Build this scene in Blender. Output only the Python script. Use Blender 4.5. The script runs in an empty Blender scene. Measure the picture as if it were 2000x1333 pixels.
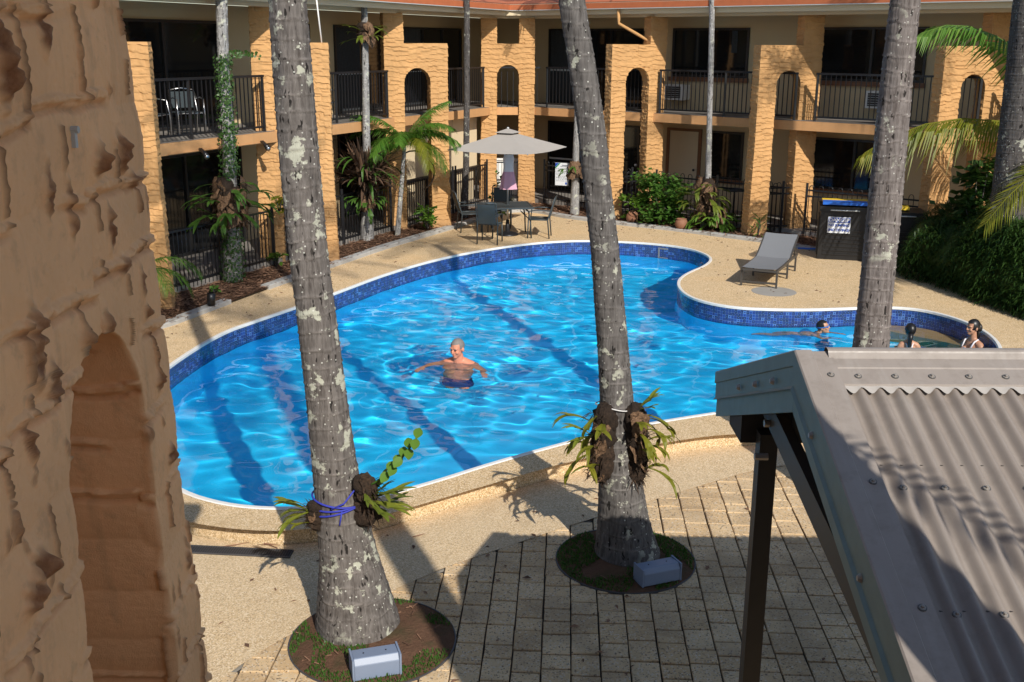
import bpy, bmesh, math, random
import numpy as np
from mathutils import Vector, Matrix
from mathutils.geometry import tessellate_polygon

# ------------------------------------------------------------------ camera, sky, sun, exposure
SC = bpy.context.scene
COL = SC.collection
cam = bpy.data.cameras.new('camera'); CAM = bpy.data.objects.new('camera', cam); COL.objects.link(CAM)
cam.sensor_width = 36.0; cam.lens = 2073.0 / 2000.0 * 36.0; cam.clip_start = 0.05; cam.clip_end = 800.0
_p, _r = math.radians(15.65), math.radians(0.3)
_F = Vector((0, math.cos(_p), -math.sin(_p))); _U0 = Vector((0, math.sin(_p), math.cos(_p))); _R0 = Vector((1, 0, 0))
_R = _R0 * math.cos(_r) + _U0 * math.sin(_r); _U = _U0 * math.cos(_r) - _R0 * math.sin(_r)
_m = Matrix.Identity(4)
for i in range(3):
    _m[i][0], _m[i][1], _m[i][2] = _R[i], _U[i], -_F[i]
_m[2][3] = 4.4
CAM.matrix_world = _m
SC.camera = CAM

SUN_EL, SUN_AZ = math.radians(36.0), math.radians(21.5)     # shadows fall away from the camera, turned to the left
SUNDIR = Vector((-math.sin(SUN_AZ) * math.cos(SUN_EL), math.cos(SUN_AZ) * math.cos(SUN_EL), -math.sin(SUN_EL)))
world = bpy.data.worlds.new('World'); SC.world = world; world.use_nodes = True
_nt = world.node_tree
_sky = _nt.nodes.new('ShaderNodeTexSky'); _sky.sky_type = 'NISHITA'; _sky.sun_disc = False
_sky.sun_elevation = SUN_EL
_sky.sun_rotation = math.atan2(-SUNDIR.x, -SUNDIR.y)
_sky.air_density = 1.0; _sky.dust_density = 0.6; _sky.ozone_density = 1.5
_bg = _nt.nodes['Background']; _bg.inputs[1].default_value = 0.115
_nt.links.new(_sky.outputs[0], _bg.inputs[0])
sun = bpy.data.lights.new('sun', 'SUN'); sun.energy = 4.6; sun.angle = math.radians(0.5); sun.color = (1.0, 0.95, 0.86)
SUN = bpy.data.objects.new('sun', sun); COL.objects.link(SUN)
SUN.rotation_euler = SUNDIR.to_track_quat('-Z', 'Y').to_euler(); SUN.location = (5, -10, 15)
sun.cycles.is_caustics_light = True
SC.view_settings.view_transform = 'Standard'; SC.view_settings.look = 'None'
SC.view_settings.gamma = 1.0; SC.view_settings.exposure = 0.2; SC.view_settings.use_curve_mapping = False
SC.render.engine = 'CYCLES'
SC.cycles.use_denoising = True
SC.cycles.max_bounces = 8; SC.cycles.diffuse_bounces = 4; SC.cycles.glossy_bounces = 3
SC.cycles.transmission_bounces = 6; SC.cycles.transparent_max_bounces = 6
SC.cycles.sample_clamp_indirect = 4.0

random.seed(7)
RNG = np.random.default_rng(11)

# ------------------------------------------------------------------ helpers
def rnd(a, b): return random.uniform(a, b)

def vnoise(x, y, seed=0):
    """value noise on arrays, about -1..1"""
    x = np.asarray(x, float); y = np.asarray(y, float)
    xi = np.floor(x).astype(np.int64); yi = np.floor(y).astype(np.int64)
    fx = x - xi; fy = y - yi
    fx = fx * fx * (3 - 2 * fx); fy = fy * fy * (3 - 2 * fy)
    def h(a, b):
        n = (a * 374761393 + b * 668265263 + seed * 974711) & 0x7fffffff
        n = ((n ^ (n >> 13)) * 1274126177) & 0x7fffffff
        return ((n ^ (n >> 16)) & 0xffff) / 32767.5 - 1.0
    a = h(xi, yi); b = h(xi + 1, yi); c = h(xi, yi + 1); d = h(xi + 1, yi + 1)
    return (a * (1 - fx) + b * fx) * (1 - fy) + (c * (1 - fx) + d * fx) * fy

def fbm(x, y, seed=0, o=3):
    s = 0; a = 1.0; t = 0
    for k in range(o):
        s = s + a * vnoise(x * 2 ** k, y * 2 ** k, seed + 17 * k); t += a; a *= .5
    return s / t

class MB:
    def __init__(self): self.v = []; self.f = []; self.uv = None
    def add(self, vs, fs):
        o = len(self.v)
        self.v.extend([tuple(float(c) for c in q) for q in vs])
        self.f.extend([tuple(int(i) + o for i in q) for q in fs])
        return self
    def box(self, c, s, rz=0.0, M=None):
        x, y, z = s[0] / 2, s[1] / 2, s[2] / 2
        vs = [(-x, -y, -z), (x, -y, -z), (x, y, -z), (-x, y, -z), (-x, -y, z), (x, -y, z), (x, y, z), (-x, y, z)]
        if M is None: M = Matrix.Rotation(rz, 3, 'Z')
        vs = [M @ Vector(q) + Vector(c) for q in vs]
        return self.add(vs, [(0, 3, 2, 1), (4, 5, 6, 7), (0, 1, 5, 4), (1, 2, 6, 5), (2, 3, 7, 6), (3, 0, 4, 7)])
    def bar(self, a, b, w, h, up=(0, 0, 1)):
        a = Vector(a); b = Vector(b); d = b - a; L = d.length; d.normalize()
        u = Vector(up)
        if abs(d.dot(u)) > .99: u = Vector((0, 1, 0))
        s = d.cross(u).normalized(); u = s.cross(d)
        M = Matrix((s, d, u)).transposed()
        return self.box((a + b) / 2, (w, L, h), M=M)
    def tube(self, pts, rad, n=8, caps=True):
        pts = [Vector(p) for p in pts]
        if not hasattr(rad, '__len__'): rad = [rad] * len(pts)
        rings = []; pu = None
        for i, p in enumerate(pts):
            d = (pts[min(i + 1, len(pts) - 1)] - pts[max(i - 1, 0)]).normalized()
            u = pu if pu is not None else (Vector((0, 0, 1)) if abs(d.z) < .9 else Vector((1, 0, 0)))
            s = d.cross(u).normalized(); u = s.cross(d).normalized(); pu = u
            rings.append([p + (s * math.cos(2 * math.pi * k / n) + u * math.sin(2 * math.pi * k / n)) * rad[i] for k in range(n)])
        vs = [q for r in rings for q in r]; fs = []
        for i in range(len(pts) - 1):
            for k in range(n):
                k2 = (k + 1) % n
                fs.append((i * n + k, (i + 1) * n + k, (i + 1) * n + k2, i * n + k2))
        if caps:
            fs.append(tuple(range(n))); fs.append(tuple(range((len(pts) - 1) * n, len(pts) * n))[::-1])
        return self.add(vs, fs)
    def lathe(self, prof, n=20, c=(0, 0, 0)):
        vs = []; fs = []
        for r, z in prof:
            for k in range(n):
                a = 2 * math.pi * k / n; vs.append((c[0] + r * math.cos(a), c[1] + r * math.sin(a), c[2] + z))
        for i in range(len(prof) - 1):
            for k in range(n):
                k2 = (k + 1) % n
                fs.append((i * n + k, i * n + k2, (i + 1) * n + k2, (i + 1) * n + k))
        fs.append(tuple(range(n))[::-1]); fs.append(tuple(range((len(prof) - 1) * n, len(prof) * n)))
        return self.add(vs, fs)
    def ellipsoid(self, c, r, n=12, m=8, M=None):
        vs = []; fs = []
        for i in range(m + 1):
            t = math.pi * i / m
            for k in range(n):
                a = 2 * math.pi * k / n
                q = Vector((r[0] * math.sin(t) * math.cos(a), r[1] * math.sin(t) * math.sin(a), r[2] * math.cos(t)))
                if M is not None: q = M @ q
                vs.append(Vector(c) + q)
        for i in range(m):
            for k in range(n):
                k2 = (k + 1) % n
                fs.append((i * n + k, (i + 1) * n + k, (i + 1) * n + k2, i * n + k2))
        return self.add(vs, fs)
    def prism(self, poly, z0, z1):
        n = len(poly)
        if sum(poly[i][0] * poly[(i + 1) % n][1] - poly[(i + 1) % n][0] * poly[i][1] for i in range(n)) < 0: poly = poly[::-1]
        vs = [(x, y, z0) for x, y in poly] + [(x, y, z1) for x, y in poly]
        tr = tessellate_polygon([[Vector((x, y, 0)) for x, y in poly]])
        fs = []
        for t in tr:
            a, b, c = t
            ar = (poly[b][0] - poly[a][0]) * (poly[c][1] - poly[a][1]) - (poly[c][0] - poly[a][0]) * (poly[b][1] - poly[a][1])
            if ar < 0: a, b, c = a, c, b
            fs.append((a + n, b + n, c + n)); fs.append((a, c, b))
        for i in range(n):
            j = (i + 1) % n
            fs.append((i, j, j + n, i + n))
        return self.add(vs, fs)
    def strip(self, P, Q, taper=None):
        """quads between two equally long point rows"""
        n = len(P)
        return self.add(list(P) + list(Q), [(i, i + 1, n + i + 1, n + i) for i in range(n - 1)])
    def mesh(self, name, mat, smooth=False):
        me = bpy.data.meshes.new(name); me.from_pydata(self.v, [], self.f); me.update()
        if mat is not None: me.materials.append(mat)
        if smooth: me.shade_smooth()
        return me
    def build(self, name, mat, parent=None, smooth=False):
        return link(name, self.mesh(name, mat, smooth), parent)

def link(name, me, parent=None):
    o = bpy.data.objects.new(name, me); COL.objects.link(o)
    if parent is not None:
        o.parent = parent
    return o

def npmesh(name, V, F, mat, smooth=True, attr=None):
    V = np.asarray(V, np.float32); F = np.asarray(F, np.int32)
    me = bpy.data.meshes.new(name)
    me.vertices.add(len(V)); me.vertices.foreach_set('co', V.ravel())
    k = F.shape[1]
    me.loops.add(F.size); me.loops.foreach_set('vertex_index', F.ravel())
    me.polygons.add(len(F)); me.polygons.foreach_set('loop_start', np.arange(0, F.size, k, dtype=np.int32))
    me.update(calc_edges=True); me.validate()
    for nm, val in (attr or {}).items():
        a = me.attributes.new(nm, 'FLOAT', 'POINT'); a.data.foreach_set('value', np.asarray(val, np.float32).ravel())
    if mat is not None: me.materials.append(mat)
    if smooth: me.shade_smooth()
    return me

def tag(o, label=None, cat=None, group=None, kind=None):
    if label: o['label'] = label
    if cat: o['category'] = cat
    if group: o['group'] = group
    if kind: o['kind'] = kind
    return o

def empty(name, label=None, cat=None, group=None, loc=(0, 0, 0), rz=0.0):
    o = bpy.data.objects.new(name, None); COL.objects.link(o); o.location = loc; o.rotation_euler = (0, 0, rz)
    o.empty_display_size = .1
    return tag(o, label, cat, group)

def copy_tree(o, parent=None):
    c = o.copy(); COL.objects.link(c); c.parent = parent
    for ch in o.children: copy_tree(ch, c)
    return c

def rowsfaces(nr, nc, closed):
    i = np.arange(nr * nc).reshape(nr, nc)
    if closed:
        j = np.roll(i, -1, axis=1)
        return np.stack([i[:-1], j[:-1], j[1:], i[1:]], -1).reshape(-1, 4)
    return np.stack([i[:-1, :-1], i[:-1, 1:], i[1:, 1:], i[1:, :-1]], -1).reshape(-1, 4)

# ------------------------------------------------------------------ materials
class NT:
    def __init__(self, name):
        self.m = bpy.data.materials.new(name); self.m.use_nodes = True
        self.t = self.m.node_tree; self.b = self.t.nodes['Principled BSDF']
    def n(self, typ, **k):
        o = self.t.nodes.new('ShaderNode' + typ)
        for a, v in k.items():
            if a.startswith('i_'): o.inputs[a[2:].replace('_', ' ')].default_value = v
            else: setattr(o, a, v)
        return o
    def l(self, a, b): self.t.links.new(a, b)
    def pos(self, scale=(1, 1, 1), obj=False):
        if obj: src = self.n('TexCoord').outputs['Object']
        else: src = self.n('NewGeometry').outputs['Position']
        mp = self.n('Mapping'); mp.inputs['Scale'].default_value = scale
        self.l(src, mp.inputs[0]); return mp.outputs[0]
    def noise(self, vec, scale, detail=3.0, rough=.55):
        o = self.n('TexNoise'); o.inputs['Scale'].default_value = scale; o.inputs['Detail'].default_value = detail; o.inputs['Roughness'].default_value = rough
        self.l(vec, o.inputs['Vector']); return o.outputs['Fac']
    def vor(self, vec, scale, feature='F1', out='Distance'):
        o = self.n('TexVoronoi'); o.feature = feature; o.inputs['Scale'].default_value = scale
        self.l(vec, o.inputs['Vector']); return o.outputs[out]
    def ramp(self, fac, stops, interp='LINEAR'):
        o = self.n('ValToRGB'); cr = o.color_ramp; cr.interpolation = interp
        while len(cr.elements) < len(stops): cr.elements.new(.5)
        for e, (p, c) in zip(cr.elements, stops):
            e.position = p; e.color = (*c, 1) if hasattr(c, '__len__') else (c, c, c, 1)
        self.l(fac, o.inputs[0]); return o.outputs[0]
    def mix(self, fac, a, b, mode='MIX'):
        o = self.n('Mix'); o.data_type = 'RGBA'; o.blend_type = mode
        for s, v in ((0, fac), (6, a), (7, b)):
            if hasattr(v, 'is_output') or isinstance(v, bpy.types.NodeSocket): self.l(v, o.inputs[s])
            elif hasattr(v, '__len__'): o.inputs[s].default_value = (*v, 1)
            else: o.inputs[s].default_value = v
        return o.outputs[2]
    def math(self, op, a, b=None, clamp=False):
        o = self.n('Math'); o.operation = op; o.use_clamp = clamp
        for s, v in ((0, a), (1, b)):
            if v is None: continue
            if isinstance(v, bpy.types.NodeSocket): self.l(v, o.inputs[s])
            else: o.inputs[s].default_value = v
        return o.outputs[0]
    def color(self, c):
        if isinstance(c, bpy.types.NodeSocket): self.l(c, self.b.inputs['Base Color'])
        else: self.b.inputs['Base Color'].default_value = (*c, 1)
    def set(self, rough=None, metal=None, spec=None, sheen=None, coat=None):
        if rough is not None:
            if isinstance(rough, bpy.types.NodeSocket): self.l(rough, self.b.inputs['Roughness'])
            else: self.b.inputs['Roughness'].default_value = rough
        if metal is not None: self.b.inputs['Metallic'].default_value = metal
        if spec is not None: self.b.inputs['Specular IOR Level'].default_value = spec
    def bump(self, h, strength=.5, dist=.01):
        o = self.n('Bump'); o.inputs['Strength'].default_value = strength; o.inputs['Distance'].default_value = dist
        self.l(h, o.inputs['Height']); self.l(o.outputs[0], self.b.inputs['Normal'])

MAT = {}
def plain(name, c, rough=.7, metal=0., var=.15, scale=8., obj=True, bump=0., spec=None, fine=0.):
    """one colour with uneven tone, dirt and grain"""
    k = NT(name); p = k.pos(obj=obj)
    n = k.noise(p, scale, 4)
    col = k.mix(n, tuple(x * (1 - var) for x in c), tuple(min(1, x * (1 + var)) for x in c))
    k.color(col); k.set(rough=rough, metal=metal, spec=spec)
    if bump: k.bump(k.noise(p, fine or scale * 12, 3), bump, .004)
    MAT[name] = k.m; return k.m

def m_stucco(name, c, dirt=.25):
    k = NT(name); p = k.pos()
    big = k.noise(p, 1.1, 4); fine = k.noise(p, 60, 4); mid = k.noise(p, 9, 4)
    a = k.mix(k.ramp(big, [(.35, 0.), (.7, 1.)]), tuple(x * .86 for x in c), tuple(x * 1.08 for x in c))
    a = k.mix(k.math('MULTIPLY', k.ramp(mid, [(.52, 0.), (.75, 1.)]), dirt), a, tuple(x * .55 for x in c))
    mp = k.n('Mapping'); mp.inputs['Scale'].default_value = (7, 7, .7); k.l(p, mp.inputs[0]); run = k.noise(mp.outputs[0], 1., 5, .6)
    a = k.mix(k.math('MULTIPLY', k.ramp(run, [(.52, 0.), (.72, 1.)]), .30), a, tuple(x * .62 for x in c))
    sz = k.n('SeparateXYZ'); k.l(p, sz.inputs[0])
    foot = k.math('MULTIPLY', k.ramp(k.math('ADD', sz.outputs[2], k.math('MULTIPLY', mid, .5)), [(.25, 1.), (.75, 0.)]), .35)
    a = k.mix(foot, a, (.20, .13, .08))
    k.color(a); k.set(rough=.82, spec=.3); k.bump(fine, .35, .004)
    MAT[name] = k.m
m_stucco('ochre', (.53, .295, .12))
def m_near():
    k = NT('ochre_near'); p = k.pos(); c = (.95, .54, .265)  # far pillars' paint, lightened here in place of light the shaded wall lacks
    at = k.n('Attribute'); at.attribute_name = 'rough'
    big = k.noise(p, 2.2, 5); mid = k.noise(p, 17, 5, .65); fine = k.noise(p, 240, 4, .7)
    a = k.mix(k.ramp(big, [(.35, 0.), (.68, 1.)]), tuple(x * .86 for x in c), tuple(x * 1.05 for x in c))
    mp = k.n('Mapping'); mp.inputs['Scale'].default_value = (22, 22, 2.2); k.l(p, mp.inputs[0]); run = k.noise(mp.outputs[0], 1., 4)
    a = k.mix(k.math('MULTIPLY', k.ramp(run, [(.55, 0.), (.72, 1.)]), .22), a, (.40, .22, .12))
    a = k.mix(k.math('MULTIPLY', k.ramp(mid, [(.56, 0.), (.7, 1.)]), .30), a, (.44, .25, .14))
    a = k.mix(k.math('MULTIPLY', at.outputs['Fac'], k.ramp(mid, [(.3, .6), (.6, 1.)])), a, (.24, .10, .042))
    k.color(a); k.set(rough=.7, spec=.35); k.bump(k.math('ADD', fine, k.math('MULTIPLY', mid, .8)), .55, .004)
    MAT['ochre_near'] = k.m
m_near()
m_stucco('ochre_beam', (.56, .30, .13), .12)

def m_agg(name, tone=1.0, pale=.0):
    k = NT(name); p = k.pos()
    cell = k.vor(p, 105, 'F1', 'Color'); d = k.vor(p, 105)
    sep = k.n('SeparateColor'); k.l(cell, sep.inputs[0])
    st = k.ramp(sep.outputs[0], [(0, (.20, .135, .075)), (.18, (.36, .25, .135)), (.45, (.50, .37, .215)), (.75, (.60, .47, .31)), (1, (.70, .62, .50))], 'LINEAR')
    big = k.noise(p, .9, 5); mid = k.noise(p, 4.5, 4)
    st = k.mix(k.ramp(d, [(.45, 0.), (.8, .55)]), st, (.33, .24, .14))
    st = k.mix(k.math('MULTIPLY', k.ramp(big, [(.38, 1.), (.6, 0.)]), .28), st, (.38, .31, .215))
    st = k.mix(k.math('MULTIPLY', k.ramp(mid, [(.5, 0.), (.72, 1.)]), .30), st, (.56, .45, .32))
    stn = k.noise(p, 2.1, 7, .7); st = k.mix(k.math('MULTIPLY', k.ramp(stn, [(.56, 0.), (.66, 1.)]), .38), st, (.30, .22, .13))
    rst = k.noise(p, .55, 4, .6); st = k.mix(k.math('MULTIPLY', k.ramp(rst, [(.57, 0.), (.70, 1.)]), .30), st, (.60, .40, .20))
    if pale: st = k.mix(pale, st, (.62, .54, .43))
    st = k.mix(1.0, st, (tone * 1.06, tone, tone * .90), 'MULTIPLY')
    k.color(st); k.set(rough=.75, spec=.3)
    k.bump(d, .6, .006)
    MAT[name] = k.m
m_agg('aggregate', 1.24)
m_agg('aggregate_low', 1.15, .18)

def m_paver():
    k = NT('paver'); p = k.pos()
    sp = k.vor(p, 85, 'F1', 'Color'); sep = k.n('SeparateColor'); k.l(sp, sep.inputs[0])
    oi = k.n('ObjectInfo')
    base = k.mix(oi.outputs['Random'], (.55, .375, .20), (.66, .48, .28))
    c = k.mix(k.ramp(sep.outputs[0], [(.0, 1.), (.2, 0.)]), base, (.14, .10, .07))
    c = k.mix(k.ramp(sep.outputs[1], [(.78, 0.), (1., .8)]), c, (.66, .58, .46))
    big = k.noise(p, 2.2, 5)
    c = k.mix(k.math('MULTIPLY', k.ramp(big, [(.38, 1.), (.58, 0.)]), .42), c, (.24, .165, .10))
    k.color(c); k.set(rough=.85, spec=.25); k.bump(k.noise(p, 120, 3), .5, .004)
    MAT['paver'] = k.m
m_paver()

def m_tile():
    k = NT('pool_tile'); uv = k.n('UVMap').outputs[0]
    mp = k.n('Mapping'); mp.inputs['Scale'].default_value = (1 / .052, 1 / .052, 1); k.l(uv, mp.inputs[0])
    fl = k.n('VectorMath'); fl.operation = 'FLOOR'; k.l(mp.outputs[0], fl.inputs[0])
    fr = k.n('VectorMath'); fr.operation = 'FRACTION'; k.l(mp.outputs[0], fr.inputs[0])
    wn = k.n('TexWhiteNoise'); wn.noise_dimensions = '2D'; k.l(fl.outputs[0], wn.inputs['Vector'])
    c = k.ramp(wn.outputs['Value'], [(0, (.010, .016, .055)), (.28, (.013, .022, .10)), (.5, (.018, .04, .19)), (.72, (.022, .07, .31)), (.9, (.07, .16, .42))], 'CONSTANT')
    s = k.n('SeparateXYZ'); k.l(fr.outputs[0], s.inputs[0])
    def dist(o): return k.math('ABSOLUTE', k.math('SUBTRACT', o, .5))
    mx = k.math('MAXIMUM', dist(s.outputs[0]), dist(s.outputs[1]))
    c = k.mix(k.math('LESS_THAN', mx, .2), c, k.mix(wn.outputs['Value'], (.05, .11, .34), (.02, .03, .12)))
    c = k.mix(k.math('GREATER_THAN', mx, .45), c, (.10, .17, .36))
    k.color(c); k.set(rough=.15); MAT['pool_tile'] = k.m
m_tile()

def m_poolfloor():
    k = NT('pool_paint'); p = k.pos()
    n = k.noise(p, .5, 3)
    k.color(k.mix(n, (.012, .55, .93), (.02, .64, .96))); k.set(rough=.6); MAT['pool_paint'] = k.m
m_poolfloor()
def m_water():
    k = NT('water'); t = k.t
    g = k.n('BsdfGlass'); g.inputs['IOR'].default_value = 1.33; g.inputs['Roughness'].default_value = 0.0
    g.inputs['Color'].default_value = (.94, .99, 1, 1)
    t.nodes.remove(k.b); t.links.new(g.outputs[0], t.nodes['Material Output'].inputs[0]); MAT['water'] = k.m
m_water()

def m_bark(name, base, dark, lichen=.5, ringh=9.0, warm=0.):
    k = NT(name); p = k.pos()
    mp = k.n('Mapping'); mp.inputs['Scale'].default_value = (38, 38, 5); k.l(p, mp.inputs[0])
    fis = k.noise(mp.outputs[0], 1.0, 5, .65)
    mp2 = k.n('Mapping'); mp2.inputs['Scale'].default_value = (26, 26, 9); k.l(p, mp2.inputs[0])
    pit = k.noise(mp2.outputs[0], 1.0, 2)
    big = k.noise(p, 2.3, 4)
    c = k.mix(k.ramp(fis, [(.33, 0.), (.62, 1.)]), dark, base)
    c = k.mix(k.math('MULTIPLY', k.ramp(big, [(.4, 0.), (.65, 1.)]), .45), c, tuple(x * .72 for x in base))
    c = k.mix(k.ramp(pit, [(.63, 0.), (.67, .95)]), c, tuple(x * .2 for x in dark))
    if lichen:
        lv = k.noise(p, 7.5, 5, .62); lm = k.noise(p, 1.7, 3)
        f = k.math('MULTIPLY', k.ramp(lv, [(.60 - .035 * lichen, 0.), (.635 - .035 * lichen, 1.)]), k.ramp(lm, [(.50 - lichen * .14, 0.), (.60 - lichen * .14, 1.)]))
        c = k.mix(k.math('MULTIPLY', f, .85), c, (.46, .46, .37))
        sp = k.vor(p, 20); f2 = k.math('MULTIPLY', k.ramp(sp, [(.10, 1.), (.15, 0.)]), k.ramp(lm, [(.35, 0.), (.5, .8)]))
        c = k.mix(f2, c, (.58, .58, .52))
    at = k.n('Attribute'); at.attribute_name = 'ring'
    c = k.mix(k.math('MULTIPLY', at.outputs['Fac'], k.ramp(big, [(.3, .75), (.7, .35)])), c, tuple(min(1, x * 1.75) for x in base))
    k.color(c); k.set(rough=.9, spec=.2)
    k.bump(k.math('ADD', fis, k.math('MULTIPLY', pit, -.6)), .8, .012)
    MAT[name] = k.m
m_bark('bark_pale', (.175, .155, .142), (.06, .05, .044), .8)
m_bark('bark_grey', (.145, .132, .124), (.05, .044, .040), .30)
m_bark('bark_right', (.205, .178, .165), (.08, .064, .058), .28)
m_bark('bark_thin', (.34, .33, .32), (.10, .09, .085), .7)
m_bark('bark_dark', (.10, .09, .085), (.03, .027, .025), .35)

def m_leaf(name, a, b, trans=.35, rough=.45, bump=0.):
    k = NT(name); t = k.t; p = k.pos()
    oi = k.n('NewGeometry')
    c = k.mix(oi.outputs['Random Per Island'], a, b)
    c = k.mix(k.math('MULTIPLY', k.noise(p, 3.0, 3), .5), c, tuple(x * .6 for x in a))
    if bump:
        nz = k.noise(p, 45, 6, .75); c = k.mix(k.ramp(nz, [(.35, 1.), (.6, 0.)]), c, tuple(x * .35 for x in a)); k.bump(nz, bump, .03)
    k.color(c); k.set(rough=rough, spec=.35)
    tr = k.n('BsdfTranslucent'); k.l(c, tr.inputs[0])
    mx = k.n('MixShader'); mx.inputs[0].default_value = trans
    out = t.nodes['Material Output']; k.l(k.b.outputs[0], mx.inputs[1]); k.l(tr.outputs[0], mx.inputs[2]); k.l(mx.outputs[0], out.inputs[0])
    MAT[name] = k.m
m_leaf('leaf_green', (.045, .125, .018), (.11, .22, .035))
m_leaf('leaf_dark', (.022, .062, .011), (.065, .125, .022), .25)
m_leaf('leaf_palm', (.06, .17, .018), (.15, .28, .035), .4)
m_leaf('leaf_yellow', (.16, .20, .018), (.34, .30, .03), .45)
m_leaf('leaf_lime', (.14, .20, .02), (.36, .36, .05), .4)
m_leaf('leaf_stag', (.07, .13, .02), (.22, .24, .03), .35)
m_leaf('leaf_bright', (.08, .20, .02), (.20, .34, .05), .4)
m_leaf('leaf_ivy', (.03, .08, .015), (.07, .14, .03), .2)
m_leaf('shield_brown', (.16, .085, .045), (.36, .22, .125), .08, .8, .6)
m_leaf('shield_dark', (.045, .028, .018), (.13, .075, .042), .05, .85, 1.0)
m_leaf('dead_brown', (.055, .032, .02), (.17, .095, .055), .1, .85)
m_leaf('grass', (.045, .13, .02), (.10, .19, .035), .3)

def m_mulch():
    k = NT('mulch'); p = k.pos()
    n = k.noise(p, 26, 4, .7); v = k.vor(p, 40, 'F1', 'Color'); s = k.n('SeparateColor'); k.l(v, s.inputs[0])
    c = k.ramp(s.outputs[0], [(0, (.05, .026, .016)), (.45, (.13, .065, .038)), (.8, (.20, .105, .062)), (1, (.34, .22, .14))])
    c = k.mix(k.ramp(n, [(.4, 1.), (.6, 0.)]), c, (.05, .028, .018))
    k.color(c); k.set(rough=.95, spec=.1); k.bump(n, 1.0, .03); MAT['mulch'] = k.m
m_mulch()
m_leaf('chips', (.10, .05, .03), (.36, .20, .12), .0, .9)
def m_soil():
    k = NT('soil'); p = k.pos()
    n = k.noise(p, 40, 5, .7); b = k.noise(p, 5, 3)
    c = k.mix(n, (.075, .04, .025), (.19, .105, .065)); c = k.mix(k.ramp(b, [(.5, 0.), (.7, .7)]), c, (.07, .06, .03))
    k.color(c); k.set(rough=.95, spec=.1); k.bump(n, 1.0, .02); MAT['soil'] = k.m
m_soil()

plain('cream', (.60, .46, .27), .75, var=.06, scale=2, bump=.15, obj=False)
plain('cream_panel', (.66, .54, .36), .7, var=.05, scale=3, obj=False)
plain('brown_timber', (.20, .085, .035), .55, var=.3, scale=14)
plain('black_metal', (.012, .012, .014), .35, var=.3, scale=5)
plain('dark_frame', (.018, .017, .017), .4, var=.2)
plain('kerb', (.37, .36, .34), .85, var=.2, scale=9, obj=False, bump=.4)
plain('concrete', (.30, .28, .25), .85, var=.15, scale=3, obj=False, bump=.3)
plain('patio', (.22, .20, .18), .6, var=.2, scale=2, obj=False)
plain('terracotta', (.42, .12, .045), .7, var=.2, scale=6, obj=False, bump=.3)
plain('terracotta_pot', (.22, .10, .055), .75, var=.25, scale=9)
plain('gutter_grey', (.46, .48, .48), .5, var=.1)
plain('soffit', (.40, .34, .25), .8, var=.06, scale=2)
plain('white_paint', (.78, .76, .72), .5, var=.05, scale=6)
plain('coping', (.72, .70, .66), .45, var=.10, scale=14, obj=False)
plain('aluminium', (.62, .62, .63), .3, 1.0, .08)
plain('sling', (.17, .175, .185), .75, var=.08, scale=60, bump=.3)
plain('lounger_frame', (.055, .05, .045), .45, var=.15)
plain('canvas', (.36, .33, .30), .85, var=.06, scale=4, bump=.25, fine=220)  # canopy stands in shade; that shade is put into this darker colour
plain('patio_metal', (.035, .045, .05), .45, var=.15)
plain('mesh_seat', (.03, .042, .048), .7, var=.1, scale=80)
plain('black_plastic', (.012, .012, .013), .42, var=.25)
plain('blue_lid', (.02, .13, .55), .4, var=.1)
plain('yellow_foam', (.75, .50, .03), .6, var=.1)
plain('sign_white', (.72, .74, .76), .4, var=.04)
plain('sign_blue', (.02, .075, .40), .4, var=.05)
plain('sign_green', (.02, .25, .08), .4, var=.05)
plain('sign_ink', (.16, .17, .22), .5, var=.05)
plain('pink_cloth', (.62, .33, .42), .85, var=.1, scale=9)
plain('white_cloth', (.72, .66, .68), .85, var=.06, scale=9)
plain('grey_box', (.19, .235, .33), .45, var=.07, scale=4)
plain('grate', (.06, .06, .065), .5, var=.2)
plain('rope_blue', (.03, .04, .36), .7, var=.2)
plain('wire_white', (.60, .58, .56), .5, var=.1)
def m_roofmetal(name, c):
    k = NT(name); p = k.pos()
    a = k.mix(k.noise(p, 1.6, 5), tuple(x * .88 for x in c), tuple(x * 1.1 for x in c))
    d = k.noise(p, 9, 6, .7); a = k.mix(k.math('MULTIPLY', k.ramp(d, [(.5, 0.), (.75, 1.)]), .45), a, (.13, .105, .085))
    mp = k.n('Mapping'); mp.inputs['Scale'].default_value = (14, 1.2, 1.2); k.l(p, mp.inputs[0]); st = k.noise(mp.outputs[0], 1.5, 4)
    a = k.mix(k.math('MULTIPLY', k.ramp(st, [(.5, 0.), (.72, 1.)]), .30), a, (.36, .33, .30))
    sp = k.vor(p, 60); a = k.mix(k.ramp(sp, [(.035, .5), (.06, 0.)]), a, (.48, .45, .41))
    k.color(a); k.set(rough=k.ramp(d, [(.3, .38), (.7, .6)]), spec=.45); MAT[name] = k.m
m_roofmetal('roof_metal', (.245, .205, .175))
m_roofmetal('barge_metal', (.275, .235, .205))
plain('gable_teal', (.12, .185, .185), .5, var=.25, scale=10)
plain('gable_black', (.018, .015, .013), .7, var=.3)
plain('post_steel', (.028, .024, .021), .5, var=.25, scale=5)
plain('screw', (.30, .27, .24), .4, .3, .1)
plain('screw_pale', (.37, .34, .31), .55, 0, .1)
plain('washer', (.09, .085, .08), .6, 0, .1)
plain('tan_stone', (.42, .27, .12), .7, var=.25, scale=6, obj=False)
plain('red_cloth', (.5, .03, .03), .8, var=.1)
plain('skin_man', (.62, .235, .14), .5, var=.14, scale=9, spec=.4)
plain('skin_woman', (.42, .215, .13), .5, var=.1, scale=9)
plain('skin_girl', (.46, .235, .14), .5, var=.1, scale=9)
plain('hair_grey', (.19, .165, .15), .7, var=.35, scale=60)
plain('hair_black', (.010, .009, .009), .4, var=.3, scale=60)
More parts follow.
